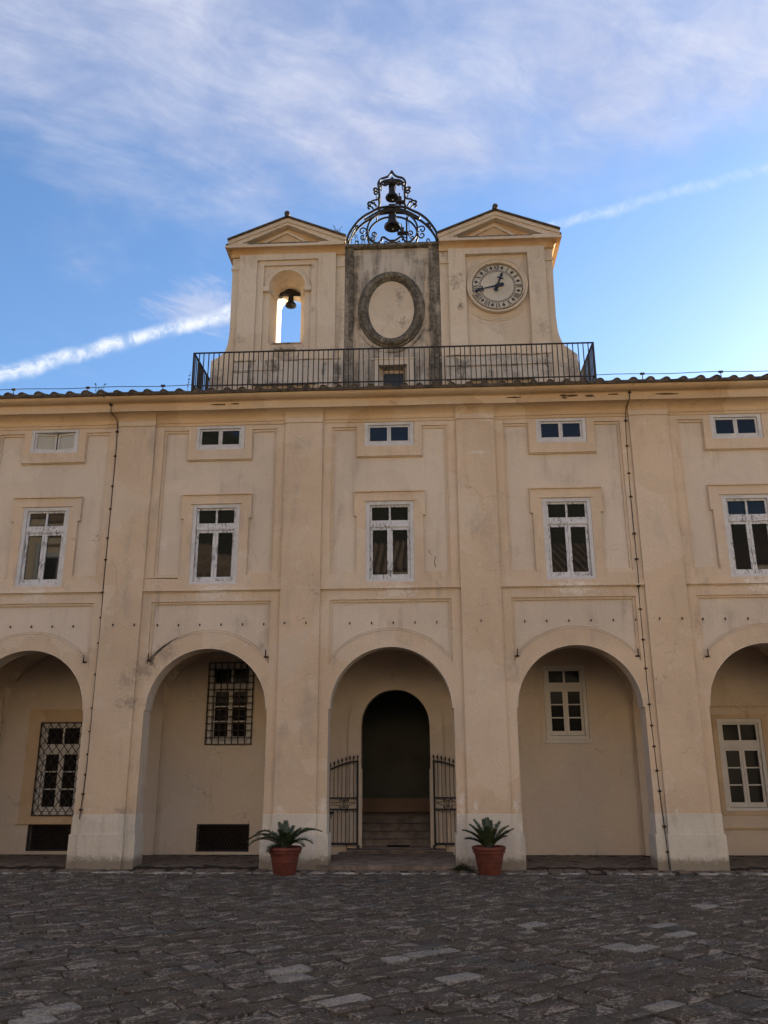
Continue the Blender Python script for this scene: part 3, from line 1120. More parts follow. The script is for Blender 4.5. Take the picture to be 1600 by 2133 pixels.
def cover_mb(x, y0, ln, r0, r1, z_off=0.0, dx=0.0, n=8):
    mb_ = MB()
    vs = []
    for (yy, r, xx) in ((y0, r0, x), (y0 + ln, r1, x + dx)):
        zb = rz(yy) + z_off
        for i in range(n + 1):
            t = PI * i / n
            vs.append((xx + r * math.cos(t), yy, zb + r * .95 * math.sin(t)))
        for i in range(n + 1):
            t = PI * i / n
            vs.append((xx + (r - .016) * math.cos(t), yy, zb + (r - .016) * .95 * math.sin(t)))
    k = 2 * (n + 1)
    fs = []
    for i in range(n):
        fs.append((i, i + 1, k + i + 1, k + i))
        fs.append((i, n + 1 + i, n + 2 + i, i + 1))
        fs.append((n + 1 + i, k + n + 1 + i, k + n + 2 + i, n + 2 + i))
    mb_.add(vs, fs)
    # mortar plug, set back a little from the mouth
    zb = rz(y0 + .03) + z_off
    mb_.cur = 1
    pts = [(x + (r0 - .014) * math.cos(PI * i / n), y0 + .03, zb - .008 + (r0 - .014) * .95 * math.sin(PI * i / n)) for i in range(n + 1)]
    mb_.add(pts, [tuple(reversed(range(n + 1)))])
    mb_.cur = 0
    return mb_


nt_ = int(10.1 / SP)
OFF = -.014
for i in range(-nt_, nt_ + 1):
    x_ = i * SP + OFF + RT.uniform(-.018, .018)
    mb = cover_mb(x_, EY - RT.uniform(.0, .05), .46, .094 + RT.uniform(-.006, .010), .078, RT.uniform(-.004, .012), RT.uniform(-.02, .02))
    mb.build('cover_tile', ['roof_tile', 'mortar'], roofo, True)
    xp = x_ + SP / 2
    mb = MB()
    a, b_ = RT.uniform(-.02, .03), RT.uniform(-.008, .008)
    y0, y1 = EY - .015 + a, EY + .46
    h = .032
    for (xa, xb, ha, hb) in ((xp - .135, xp + .135, 0, .024), (xp - .155, xp - .134, 0, h + .03), (xp + .134, xp + .155, 0, h + .03)):
        mb.add([(xa, y0, rz(y0) + ha + b_), (xb, y0, rz(y0) + ha + b_), (xb, y1, rz(y1) + ha), (xa, y1, rz(y1) + ha), (xa, y0, rz(y0) + hb + b_), (xb, y0, rz(y0) + hb + b_), (xb, y1, rz(y1) + hb), (xa, y1, rz(y1) + hb)],
               [(0, 3, 2, 1), (4, 5, 6, 7), (0, 1, 5, 4), (1, 2, 6, 5), (2, 3, 7, 6), (3, 0, 4, 7)])
    mb.build('pan_tile', 'roof_tile_dark', roofo)
mb = MB()
for row in range(1, 10):
    for i in range(-nt_ - 8, nt_ + 9):
        if row == 0 and abs(i) <= nt_:
            continue
        q = cover_mb(i * SP + OFF + RT.uniform(-.015, .015), EY + row * .40 - .03, .44, .092, .074, .006 + RT.uniform(-.004, .01), RT.uniform(-.015, .015), 5)
        mb.add(q.v, q.f)
mb.build('upper_roof_tiles', 'roof_tile', roofo, True, 'stuff')

# ================================================================== towers
S0 = 1.0            # front plane of the roof-top gables


def raking(mb_, xl, xr, xa, zl, zr, za, y0, y1, th, inner=None):
    """a pair of sloping bands meeting at the apex"""
    mb_.plate([[(xl, zl), (xa, za), (xr, zr), (xr, zr - th), (xa, za - th * 1.08), (xl, zl - th)][::-1]], y0, y1, True)


def gable_tower(name, cx, xin, xout, sgn, outer, label, cat, ztop_l, hole):
    """sgn -1: outer side to the left. outer: flared outer outline, bottom to top"""
    t = thing(name, (cx, S0, 10.6), label, cat)
    x0, x1 = min(xin, xout), max(xin, xout)
    YB_ = S0 + 1.3
    loop = [(xin, 10.4), *outer, (xout, 15.05), (xin, 15.05)]
    if sgn < 0:
        loop = loop[::-1]
    mb = MB()
    if hole:
        hx, wf, wn = hole
        nn = 20
        front = [(hx - wf, 12.43), (hx + wf, 12.43), (hx + wf, 14.03), *arch_pts(hx, 14.03, wf, nn)[1:-1], (hx - wf, 14.03)]
        nx_ = hx - .055
        thr = [(nx_ - wn, 12.70), (nx_ + wn, 12.70), (nx_ + wn, 14.10), *[(nx_ + wn * math.cos(PI * i / nn), 14.10 + wn * math.sin(PI * i / nn)) for i in range(1, nn)], (nx_ - wn, 14.10)]
        mb.plate([loop, front], S0, S0 + .10)
        k = len(front)
        vs = [(a, S0 + .10, b_) for a, b_ in front] + [(a, S0 + .55, b_) for a, b_ in thr] + [(a, YB_, b_) for a, b_ in thr]
        fs = []
        for L in (0, k):
            for i in range(k):
                j = (i + 1) % k
                fs.append((L + i, L + j, L + k + j, L + k + i))
        mb.add(vs, [tuple(reversed(f)) for f in fs])
        # outer shell sides
        kk = len(loop)
        mb.add([(a, S0 + .10, b_) for a, b_ in loop] + [(a, YB_, b_) for a, b_ in loop], [((i + 1) % kk, i, i + kk, (i + 1) % kk + kk) for i in range(kk)])
        q = MB()
        q.plate([loop, thr], YB_, YB_ + .001)
        mb.add(q.v, [tuple(reversed(f)) for f in q.f])
    else:
        mb.plate([loop], S0, YB_, True)
    mb.build('body', 'tower', t)
    # raised front field with a sunk, stepped panel
    xo, xi = xout - sgn * .22, xin + sgn * .23
    f0, f1 = min(xo, xi), max(xo, xi)
    pc = hole[0] if hole else cx - .01
    hw1, hw2 = (.815, .635) if hole else (.812, .68)
    zt1, zt2 = (14.83, 14.70) if hole else (14.82, 14.72)
    mb = MB()
    mb.plate([[(f0, 10.6), (pc - hw1, 10.6), (pc - hw1, zt1), (pc + hw1, zt1), (pc + hw1, 10.6), (f1, 10.6), (f1, 15.0), (f0, 15.0)]], S0 - .12, S0 + .001)
    mb.build('front_field', 'tower', t)
    if hole:
      mb = MB()
      mb.plate([[(pc - hw1 - .001, 10.6), (pc - hw2, 10.6), (pc - hw2, zt2), (pc + hw2, zt2), (pc + hw2, 10.6), (pc + hw1 + .001, 10.6), (pc + hw1 + .001, zt1 + .001), (pc - hw1 - .001, zt1 + .001)]], S0 - .06, S0 + .001)
      mb.build('panel_step', 'tower', t)
    # capital band on the corner strips
    for a, b_ in ((xout, xo), (xin, xi)):
        lo, hi = min(a, b_), max(a, b_)
        mb = MB()
        mb.box(lo - (.02 if a == xout and sgn < 0 else 0), hi + (.02 if a == xout and sgn > 0 else 0), S0 - .035, S0 + .2, 14.62, 14.67)
        mb.build('corner_band', 'tower', t)
    # entablature: cove and fillet, returned along the outer side
    cov_ = [(S0 + .03 - .0, 14.98), (S0 - .055, 14.98), (S0 - .055, 15.03), *[(S0 - .06 - .17 * (1 - math.cos(u)), 15.03 + .115 * math.sin(u)) for u in [i / 6 * PI / 2 for i in range(1, 7)]], (S0 - .255, 15.148), (S0 - .255, 15.225), (S0 + .03, 15.26)]
    mb = MB()
    mb.prism_x(cov_, x0 - (.0 if sgn < 0 else 0), x1, 1)
    # side return: the same profile turned through a right angle
    q = MB()
    q.prism_x(cov_, S0 - .04, YB_ + .05, 1)
    q.v = [((xout + sgn * (S0 - vy) * (.62 if sgn < 0 else .9)), vx, vz) for vx, vy, vz in q.v]
    mb.add(q.v, q.f if sgn < 0 else [tuple(reversed(f)) for f in q.f])
    ov = .155 if sgn < 0 else .228
    mb.box(min(xout, xout + sgn * ov), max(xout, xout + sgn * ov), S0 - .25, S0 - .03, 15.150, 15.222)
    mb.build('entablature', 'tower_orange', t)
    mb = MB()
    mb.box(min(x0, xout + sgn * (ov + .006)), max(x1, xout + sgn * (ov + .006)), S0 - .262, S0 - .20, 15.152, 15.224)
    mb.build('cornice_fillet', 'tower', t)
    # pediment
    xl, xr = x0 - .02, x1 + .02
    if sgn < 0:
        xl = xout - .06
    else:
        xr = xout + .16
    xa = cx
    zb = 15.225
    za = 15.985
    ztip = 15.345
    mb = MB()
    mb.plate([[(xl, zb), (xr, zb), (xr, ztip), (xa, za), (xl, ztip)], [(xl + .34, zb + .04), (xa, za - .175), (xr - .40, zb + .04)]], S0 - .25, S0 + .3, True)
    mb.build('raking_cornice', 'tower', t)
    mb = MB()
    mb.plate([[(xl - .02, ztip - .0), (xl - .02, ztip - .10), (xa, za - .105), (xr + .02, ztip - .10), (xr + .02, ztip), (xa, za + .006)][::-1]], S0 - .285, S0 - .249)
    mb.build('raking_fillet', 'tower', t)
    mb = MB()
    mb.plate([[(xl + .2, zb), (xr - .2, zb), (xa, za - .1)]], S0 - .04, S0 - .01)
    mb.build('tympanum', 'tower_orange', t)
    mb = MB()
    tx0, tx1 = xa - .72, xa + .52
    mb.plate([[(tx0 - .12, zb + .10), (tx1 + .12, zb + .10), (xa - .03, zb + .52)], [(tx0 + .08, zb + .13), (tx1 - .06, zb + .13), (xa - .03, zb + .44)]], S0 - .085, S0 - .059)
    mb.build('tympanum_panel', 'tower', t)
    mb = MB()
    mb.box(xl + .5, xr - .7, S0 - .258, S0 - .05, zb + .0015, zb + .042, .006)
    mb.build('ledge_moss', 'lichen_heavy', t)
    # tiled gable roof
    mb = MB()
    xe0, xe1 = (xout - .19, xin + .03) if sgn < 0 else (xin - .03, xout + .26)
    za2 = za + .012
    sl_l = (za2 - ztip - .015) / (xa - xl)
    sl_r = (za2 - ztip - .015) / (xr - xa)
    for (xa_, xb_, y0, y1, th) in ((xl - .035, xr + .035, S0 - .335, S0 + .05, .045), (xe0, xe1, S0 - .10, YB_ + .25, .07)):
        zl_, zr_ = za2 - sl_l * (xa - xa_), za2 - sl_r * (xb_ - xa)
        mb.plate([[(xa_, zl_), (xa, za2), (xb_, zr_), (xb_, zr_ + th), (xa, za2 + th), (xa_, zl_ + th)][::-1]], y0, y1, True)
    mb.build('roof_slab', 'roof_tile_dark', t)
    mb = MB()
    n_ = 10
    r_ = .074
    prf = [(xa + r_ * math.cos(2 * PI * i / n_), za2 + .062 + r_ * 1.05 * math.sin(2 * PI * i / n_)) for i in range(n_)]
    mb.plate([prf], S0 - .40, YB_ + .3, True)
    mb.build('ridge_tile', 'roof_tile_dark', t)
    return t, pc, YB_


flareR = [(4.739, 10.4), (4.739, 11.692), (4.722, 11.70), (4.722, 11.886), (4.529, 12.053), (4.415, 12.154), (4.372, 12.223), (4.31, 12.398), (4.283, 12.535), (4.268, 12.686), (4.252, 13.0), (4.255, 13.8), (4.262, 14.6)]
flareL = [(-4.63, 10.4), (-4.63, 11.962), (-4.564, 12.005), (-4.425, 12.078), (-4.328, 12.165), (-4.281, 12.241), (-4.245, 12.33), (-4.213, 12.497), (-4.192, 12.677), (-4.186, 12.812), (-4.19, 13.517), (-4.2, 14.6)]
bt, bpc, BY = gable_tower('bell_tower', -2.715, -1.19, -4.205, -1, flareL, 'rooftop gable tower with an arched opening that shows the sky', 'tower', 0, (-2.70, .475, .335))
ct, cpc, CYB = gable_tower('clock_tower', 2.80, 1.31, 4.27, 1, flareR, 'rooftop gable tower that carries the round clock', 'tower', 0, None)

# bell opening trim
mb = MB()
mb.ring_y([(.475, S0 + .0), (.475, S0 - .10), (.485, S0 - .12), (.53, S0 - .12), (.542, S0 - .06), (.60, S0 - .075), (.615, S0 + .0)], bpc, 14.03, 28, a0=0, a1=PI)
mb.build('archivolt', 'tower', bt)
for sg in (-1, 1):
    mb = MB()
    xa_, xb_ = bpc + sg * .476, bpc + sg * .63
    mb.box(min(xa_, xb_), max(xa_, xb_), S0 - .125, S0 + .09, 13.90, 14.035)
    ax, bx_ = bpc + sg * .476, bpc - .055 + sg * .335
    a1_, b1_ = ax - sg * .07, bx_ - sg * .03
    vs = [(ax, S0 + .09, 13.90), (bx_, S0 + .55, 14.0), (b1_, S0 + .55, 14.0), (a1_, S0 + .05, 13.90), (ax, S0 + .09, 14.03), (bx_, S0 + .55, 14.11), (b1_, S0 + .55, 14.11), (a1_, S0 + .05, 14.03)]
    mb.add(vs, [(0, 1, 2, 3), (7, 6, 5, 4), (3, 2, 6, 7), (0, 3, 7, 4), (1, 0, 4, 5), (2, 1, 5, 6)])
    mb.build('impost', 'tower', bt)
mb = MB()
mb.box(bpc - .30, bpc + .25, S0 - .06, S0 + .02, 12.22, 12.26, .006)
mb.box(bpc - .40, bpc + .40, S0 - .03, S0 + .5, 12.40, 12.425, .004)
mb.build('sill', 'lichen_mid', bt)

# courses and stained ledges at the feet of the towers
for tw, xa_, xb_ in ((bt, -4.0, -1.25), (ct, 1.40, 4.05)):
    mb = MB()
    for zz in (11.86, 11.58):
        x_ = xa_
        while x_ < xb_:
            ln = U(.4, .9)
            if U(0, 1) < .9:
                mb.box(x_, min(xb_, x_ + ln * .95), S0 - .145, S0 - .11, zz + U(-.02, .02), zz + .022 + U(-.004, .01), .004)
            x_ += ln
    mb.build('worn_ledge', 'lichen_mid', tw)
    mb = MB()
    mb.plate([[(xa_ + .02, 11.2), (xb_, 11.2), (xb_, 11.85), *[(xb_ + (xa_ + .02 - xb_) * i / 14, 11.85 + .16 * noise.noise((i * .7, tw.location.x, 2))) for i in range(1, 14)], (xa_ + .02, 11.84)]], S0 - .1235, S0 - .11)
    mb.build('weathered_base', 'lichen_light', tw)

# ---- middle screen wall between the towers
at_ = thing('attic_wall', (.05, 1.1, 10.6), 'stained wall with an empty oval frame between the clock tower and the open gable', 'wall')
mb = MB()
mb.plate([[(-1.188, 10.5), (-.36, 10.5), (-.36, 11.76), (.41, 11.76), (.41, 10.5), (1.308, 10.5), (1.308, 15.20), (-1.188, 15.20)]], 1.10, 1.75, True)
mb.build('field', 'grey_crust', at_)
for a, b_ in ((-1.186, -.965), (1.04, 1.306)):
    mb = MB()
    mb.box(a, b_, 1.02, 1.12, 10.55, 15.2)
    mb.build('side_strip', 'lichen_heavy', at_)
for a, b_ in ((-.962, -.80), (.90, 1.037)):
    mb = MB()
    mb.box(a, b_, 1.075, 1.11, 10.55, 15.0)
    mb.build('inner_strip', 'lichen_mid', at_)
mb = MB()
mb.prism_x([(1.03, 15.19), (.98, 15.22), (.98, 15.30), (1.85, 15.33), (1.85, 15.19)], -1.188, 1.308, 14, .012)
mb.build('coping', 'lichen_crust', at_)
OX, OZ = .028, 13.36
mb = MB()
mb.ring_y([(-.015, 1.11), (.0, 1.06), (.03, 1.03), (.055, 1.03), (.06, 1.0), (.10, .965), (.15, .955), (.19, .97), (.215, 1.01), (.22, 1.04), (.255, 1.04), (.275, 1.06), (.28, 1.11)], OX, OZ, 72, .60, .845)
mb.build('oval_frame', 'lichen_crust', at_, True)
mb = MB()
mb.ring_y([(.33, 1.11), (.335, 1.085), (.37, 1.08), (.385, 1.11)], OX, OZ - .03, 60, .60, .845, a0=PI * 1.12, a1=PI * 1.86)
mb.build('oval_moulding', 'lichen_mid', at_, True)
mb = MB()
mb.ring_y([(.0, 1.085), (.002, 1.085)], OX, OZ, 60, .60, .845)
k = len(mb.v)
mb.add([(OX, 1.088, OZ)], [])
mb.f += [((2 * i), k, (2 * ((i + 1) % 60))) for i in range(60)]
mb.mi += [0] * 60
mb.build('oval_field', 'tower', at_)
# small roof door with its frame
mb = MB()
mb.plate([[(-.44, 10.6), (-.30, 10.6), (-.30, 11.755), (.42, 11.755), (.42, 10.6), (.585, 10.6), (.585, 11.90), (-.44, 11.90)]], 1.04, 1.11)
mb.box(-.47, .62, 1.02, 1.10, 11.90, 11.94)
mb.build('door_surround', 'tower', at_)
mb = MB()
for sg, xa_, xb_ in ((-1, -.36, -.17), (1, .41, .31)):
    mb.add([(xa_, 1.12, 10.6), (xb_, 1.40, 10.6), (xb_, 1.40, 11.80), (xa_, 1.12, 11.78)], [(0, 1, 2, 3)])
mb.box(-.18, .32, 1.40, 1.44, 10.6, 11.80)
mb.build('door_reveal', 'tower', at_)
mb = MB()
mb.box(-.17, .31, 1.37, 1.40, 10.6, 11.66)
mb.build('door', 'blue_door', at_)

# ---- clock
CX, CZ = 2.79, 13.875
ck = thing('tower_clock', (CX, .93, CZ), 'round white clock face with black roman numerals and fleur-de-lis', 'clock')
mb = MB()
mb.ring_y([(.655, .985), (.66, .90), (.675, .885), (.70, .885), (.715, .905), (.745, .895), (.765, .87), (.785, .875), (.79, .90), (.79, 1.0)], CX, CZ, 72)
mb.build('bezel', 'tower', ck, True)
mb = MB()
mb.ring_y([(.0, .96), (.645, .96), (.665, .97)], CX, CZ, 72)
mb.build('dial', 'clock_white', ck)
mb = MB()
mb.ring_y([(.66, .905), (.672, .883), (.655, .90)], CX, CZ, 72, a0=PI * 1.05, a1=PI * 1.95)
mb.ring_y([(.668, .895), (.70, .88), (.715, .90)], CX, CZ, 48, a0=PI * 1.12, a1=PI * 1.88)
mb.build('bezel_stain', 'lichen_heavy', ck)
YD = .952


def pol(r, a):
    """clock angle a (clockwise from 12)"""
    return CX + r * math.sin(a), CZ + r * math.cos(a)


def stroke(mb_, a, x0, r0, x1, r1, wd):
    """bar on the dial in a frame rotated to angle a: local x across, r outward"""
    ux, uz = math.sin(a), math.cos(a)
    tx_, tz_ = math.cos(a), -math.sin(a)
    A = Vector((CX + ux * r0 + tx_ * x0, 0, CZ + uz * r0 + tz_ * x0))
    B = Vector((CX + ux * r1 + tx_ * x1, 0, CZ + uz * r1 + tz_ * x1))
    d = (B - A).normalized()
    s_ = Vector((-d.z, 0, d.x)) * wd / 2
    q = [(A.x + s_.x, A.z + s_.z), (A.x - s_.x, A.z - s_.z), (B.x - s_.x, B.z - s_.z), (B.x + s_.x, B.z + s_.z)]
    mb_.plate([q], YD, YD + .007)


R0, R1 = .495, .632
for i, num in enumerate(['XII', 'I', 'II', 'III', 'IIII', 'V', 'VI', 'VII', 'VIII', 'IX', 'X', 'XI']):
    a = i * PI / 6
    mb = MB()
    wds = {'I': .036, 'V': .080, 'X': .086}
    tot = sum(wds[ch] for ch in num)
    x_ = -tot / 2
    for ch in num:
        wd = wds[ch]
        if ch == 'I':
            stroke(mb, a, x_ + wd / 2, R0, x_ + wd / 2, R1, .017)
        elif ch == 'V':
            stroke(mb, a, x_ + wd / 2, R0, x_ + .008, R1, .019)
            stroke(mb, a, x_ + wd / 2 + .004, R0, x_ + wd - .008, R1, .010)
        else:
            stroke(mb, a, x_ + .008, R1, x_ + wd - .008, R0, .019)
            stroke(mb, a, x_ + .008, R0, x_ + wd - .008, R1, .010)
        x_ += wd
    mb.build('numeral', 'clock_black', ck)
    # fleur-de-lis at the half hour
    a = (i + .5) * PI / 6
    ux, uz = math.sin(a), math.cos(a)
    tx_, tz_ = math.cos(a), -math.sin(a)

    def LP(pts):
        return [(CX + ux * r + tx_ * x__, CZ + uz * r + tz_ * x__) for x__, r in pts]
    mb = MB()
    mb.plate([LP([(0, .535), (.020, .565), (.012, .60), (0, .625), (-.012, .60), (-.020, .565)])], YD, YD + .007)
    for s_ in (-1, 1):
        mb.plate([LP([(s_ * .004, .545), (s_ * .022, .578), (s_ * .045, .580), (s_ * .048, .558), (s_ * .034, .562), (s_ * .022, .548), (s_ * .010, .535)][::s_])], YD + .0006, YD + .0076)
        mb.plate([LP([(s_ * .002, .54), (s_ * .014, .530), (s_ * .022, .512), (s_ * .010, .515), (s_ * .002, .50)][::s_])], YD + .0012, YD + .0076)
    mb.plate([LP([(-.03, .533), (.03, .533), (.03, .545), (-.03, .545)])], YD - .001, YD + .006)
    mb.build('fleur_de_lis', 'clock_black', ck)
mb = MB()
mb.ring_y([(.430, YD + .001), (.438, YD + .001)], CX, CZ, 72)
mb.ring_y([(.472, YD + .001), (.480, YD + .001)], CX, CZ, 72)
mb.ring_y([(.640, YD + .001), (.648, YD + .001)], CX, CZ, 72)
for i in range(60):
    stroke(mb, i * PI / 30, 0, .436, 0, .474, .012)
mb.build('minute_track', 'clock_black', ck)


def hand(name, ang, ln, wd, y, tail):
    ux, uz = math.sin(ang), math.cos(ang)
    tx_, tz_ = math.cos(ang), -math.sin(ang)

    def LP(pts):
        return [(CX + ux * r + tx_ * x__, CZ + uz * r + tz_ * x__) for x__, r in pts]
    mb = MB()
    b0 = ln * .62
    mb.plate([LP([(-wd, -.02), (wd, -.02), (wd * .62, b0), (-wd * .62, b0)])], y, y + .012)
    c_ = b0 + .05
    mb.plate([LP([(-wd * .5, b0 - .01), (wd * .5, b0 - .01), (.042, c_ + .03), (.02, c_ + .075), (.008, ln), (-.008, ln), (-.02, c_ + .075), (-.042, c_ + .03)])], y - .001, y + .011)
    for s_ in (-1, 1):
        mb.plate([LP([(0, b0 - .01), (s_ * .05, b0 - .035), (s_ * .085, b0 - .015), (s_ * .078, b0 + .018), (s_ * .05, b0 + .0), (0, b0 + .022)][::s_])], y + .0004, y + .0115)
    mb.plate([LP([(-.028, 0), (-.055, -tail), (-.02, -tail - .012), (0, -tail - .03), (.02, -tail - .012), (.055, -tail), (.028, 0)])], y + .0008, y + .0119)
    mb.build(name, 'clock_black', ck)


hand('hour_hand', math.radians(20.5), .415, .030, .915, .14)
hand('minute_hand', math.radians(257.5), .655, .024, .898, .155)
mb = MB()
mb.ring_y([(.0, .885), (.045, .885), (.055, .895), (.055, .93)], CX, CZ, 20)
mb.build('hub', 'clock_black', ck)
# sunk arc below the clock
mb = MB()
mb.ring_y([(.955, S0 + .001), (.96, S0 - .018), (.985, S0 - .018), (1.0, S0 + .001)], CX - .03, CZ, 40, a0=PI * 1.265, a1=PI * 1.735)
mb.ring_y([(.90, S0 + .001), (.905, S0 - .012), (.93, S0 - .012), (.935, S0 + .001)], CX - .03, CZ, 40, a0=PI * 1.25, a1=PI * 1.75)
mb.build('arc_moulding', 'tower', ct, True)

# ---- bells
BP = [(.0, 1.0), (.25, .995), (.38, .965), (.45, .91), (.475, .84), (.49, .70), (.52, .54), (.575, .38), (.67, .23), (.80, .10), (.96, .01), (1.0, -.015), (.985, -.04), (.93, -.03), (.80, .06), (.0, .30)]


def bell(loc, r, h, label, yoke):
    t = thing('bell', loc, label, 'bell', 'dark bronze bells hanging on the rooftop')
    x_, y_, z_ = loc
    mb = MB()
    mb.lathe([(a * r, b_ * h) for a, b_ in reversed(BP)], x_, y_, z_, 28)
    mb.build('bell_body', 'bronze', t, True)
    mb = MB()
    mb.lathe([(r * 1.005, -.0), (r * 1.02, .025), (r * .97, .05)], x_, y_, z_, 28)
    mb.lathe([(r * .60, .21 * h), (r * .615, .235 * h), (r * .57, .25 * h)], x_, y_, z_, 28)
    mb.build('bell_rim', 'bronze', t, True)
    mb = MB()
    mb.tube([(x_, y_, z_ + h * .35), (x_, y_, z_ + .02)], r * .06, 6)
    mb.lathe([(0, .03), (r * .14, .0), (r * .15, -.04), (0, -.07)], x_, y_, z_ - .01, 10)
    mb.build('clapper', 'iron', t)
    mb = MB()
    if yoke == 'headstock':
        # wooden headstock with rising shoulders and twin horns
        pr = [(-.245, 0), (.245, 0), (.245, .045), (.17, .06), (.10, .12), (.065, .20), (.055, .25), (.03, .27), (.02, .22), (-.02, .22), (-.03, .27), (-.055, .25), (-.065, .20), (-.10, .12), (-.17, .06), (-.245, .045)]
        mb.plate([[(x_ + a, z_ + h + .005 + b_) for a, b_ in pr]], y_ - .07, y_ + .07, True)
        mb.tube([(x_ - .42, y_, z_ + h + .01), (x_ + .42, y_, z_ + h + .01)], .018, 8)
        for s_ in (-1, 1):
            mb.box(x_ + s_ * .30 - .055, x_ + s_ * .30 + .055, y_ - .07, y_ + .07, z_ + h - .06, z_ + h + .05)
    else:
        mb.box(x_ - r * .42, x_ + r * .42, y_ - .06, y_ + .06, z_ + h - .005, z_ + h + .09)
        mb.box(x_ - r * .36, x_ + r * .36, y_ - .04, y_ + .04, z_ + h + .09, z_ + h + .17)
        for s_ in (-1, 1):
            mb.tube([(x_ + s_ * r * .2, y_, z_ + h + .15), (x_ + s_ * r * .2, y_, z_ + h + .27)], .018, 6)
    mb.build('yoke', 'iron', t)
    return t


bell((-2.735, S0 + .75, 13.955), .148, .325, 'small bronze bell hanging in the arched tower opening', 'headstock')

# ---- wrought iron bell frame on the attic wall
bf = thing('iron_belfry', (.066, 1.4, 15.32), 'black wrought iron bell frame of arches and scrolls on the attic wall', 'belfry')


def F(dx, y, Y):
    return (.066 + dx * .00187, Y, 17.728 - (y - 55) * .00222 + (Y - 1.2) * .0)


def smooth(pts, n=6):
    """Catmull-Rom through points"""
    P = [Vector(q) for q in pts]
    out = []
    for i in range(len(P) - 1):
        p0, p1, p2, p3 = P[max(i - 1, 0)], P[i], P[i + 1], P[min(i + 2, len(P) - 1)]
        for k_ in range(n):
            t = k_ / n
            out.append(.5 * ((2 * p1) + (-p0 + p2) * t + (2 * p0 - 5 * p1 + 4 * p2 - p3) * t * t + (-p0 + 3 * p1 - 3 * p2 + p3) * t ** 3))
    out.append(P[-1])
    return out


def iron_curve(pts, Y, r, name='bar', both=True):
    for s_ in ((-1, 1) if both else (1,)):
        mb_ = MB()
        mb_.tube(smooth([F(s_ * a, b_, Y) for a, b_ in pts]), r * (1.42 if r < .028 else 1), 6)
        mb_.build(name, 'iron', bf)


OUT = [(0, 567), (100, 575), (200, 590), (300, 640), (400, 690), (490, 760), (560, 840), (620, 930), (650, 1010), (662, 1115)]
MIDC = [(140, 610), (240, 650), (330, 715), (420, 790), (490, 865), (532, 940), (528, 1000), (495, 1050), (440, 1095)]
OVA = [(0, 632), (120, 642), (230, 690), (315, 765), (362, 865), (358, 960), (320, 1035), (250, 1078), (170, 1088)]
OGE = [(205, 590), (186, 540), (190, 480), (186, 400), (190, 310), (202, 250), (192, 200), (155, 160), (105, 145), (60, 128), (28, 100), (10, 72), (0, 50)]
for Y in (1.18, 1.45):
    iron_curve(OUT, Y, .036, 'outer_arch')
    iron_curve(OVA, Y, .029, 'inner_ring')
    iron_curve(OGE, Y, .032, 'crown_arch')
iron_curve([(0, 600), (110, 606), (215, 640), (310, 690), (400, 745)], 1.2, .030, 'inner_band')
iron_curve([(640, 1110), (610, 1000), (560, 900), (500, 815)], 1.2, .014, 'thin_bar')
# sagging base scroll
iron_curve([(0, 1050), (40, 1048), (90, 1020), (120, 1000), (150, 1005), (160, 1030), (140, 1045)], 1.2, .022, 'base_scroll')
iron_curve([(160, 1030), (190, 1068), (250, 1078)], 1.2, .020, 'base_scroll')
iron_curve([(0, 1075), (60, 1078), (100, 1060), (110, 1095)], 1.2, .014, 'base_scroll')


def spiral(cx, cy, r, turns, a0, sg=1, n=18):
    return [(cx + r * (1 - .78 * i / n) * math.cos(a0 + sg * 2 * PI * turns * i / n), cy + r * (1 - .78 * i / n) * math.sin(a0 + sg * 2 * PI * turns * i / n)) for i in range(n + 1)]


for (cx_, cy_, r_, tn, a0, sg, th) in ((430, 905, 62, 1.2, 2.4, 1, .014), (425, 985, 52, 1.1, 3.6, -1, .014), (268, 955, 42, 1.2, 2.2, 1, .014), (285, 1010, 34, 1.1, 4.0, -1, .012), (505, 850, 30, 1.1, 5.0, 1, .012), (520, 1060, 36, 1.1, .5, 1, .012)):
    iron_curve([(abs(a), b_) for a, b_ in spiral(cx_, cy_, r_, tn, a0, sg)], 1.2, th, 'scroll')
# leafy side scrolls on the shoulders of the crown
iron_curve([(195, 420), (215, 455), (260, 462), (295, 475), (300, 500), (270, 510), (250, 495)], 1.2, .017, 'leaf_scroll')
iron_curve([(228, 560), (255, 520), (300, 492), (345, 495), (352, 525), (325, 540), (310, 522)], 1.2, .020, 'leaf_scroll')
iron_curve([(270, 600), (300, 560), (340, 545), (352, 570), (330, 590)], 1.2, .018, 'leaf_scroll')
iron_curve([(200, 345), (218, 372), (245, 378), (262, 350), (235, 330), (225, 345)], 1.2, .018, 'leaf_scroll')
iron_curve([(205, 320), (225, 296), (255, 290), (268, 310), (248, 322)], 1.2, .020, 'leaf_scroll')
iron_curve([(228, 405), (232, 450)], 1.2, .010, 'leaf_scroll')
iron_curve([(0, 190), (60, 235), (100, 255), (120, 240), (105, 225)], 1.2, .018, 'crown_scroll')
iron_curve([(160, 330), (155, 270), (130, 240), (95, 235)], 1.2, .012, 'crown_scroll')
iron_curve([(0, 172), (60, 178), (120, 190), (180, 235)], 1.2, .024, 'crown_bar')
iron_curve([(0, 215), (70, 210), (120, 200)], 1.2, .024, 'crown_bar')
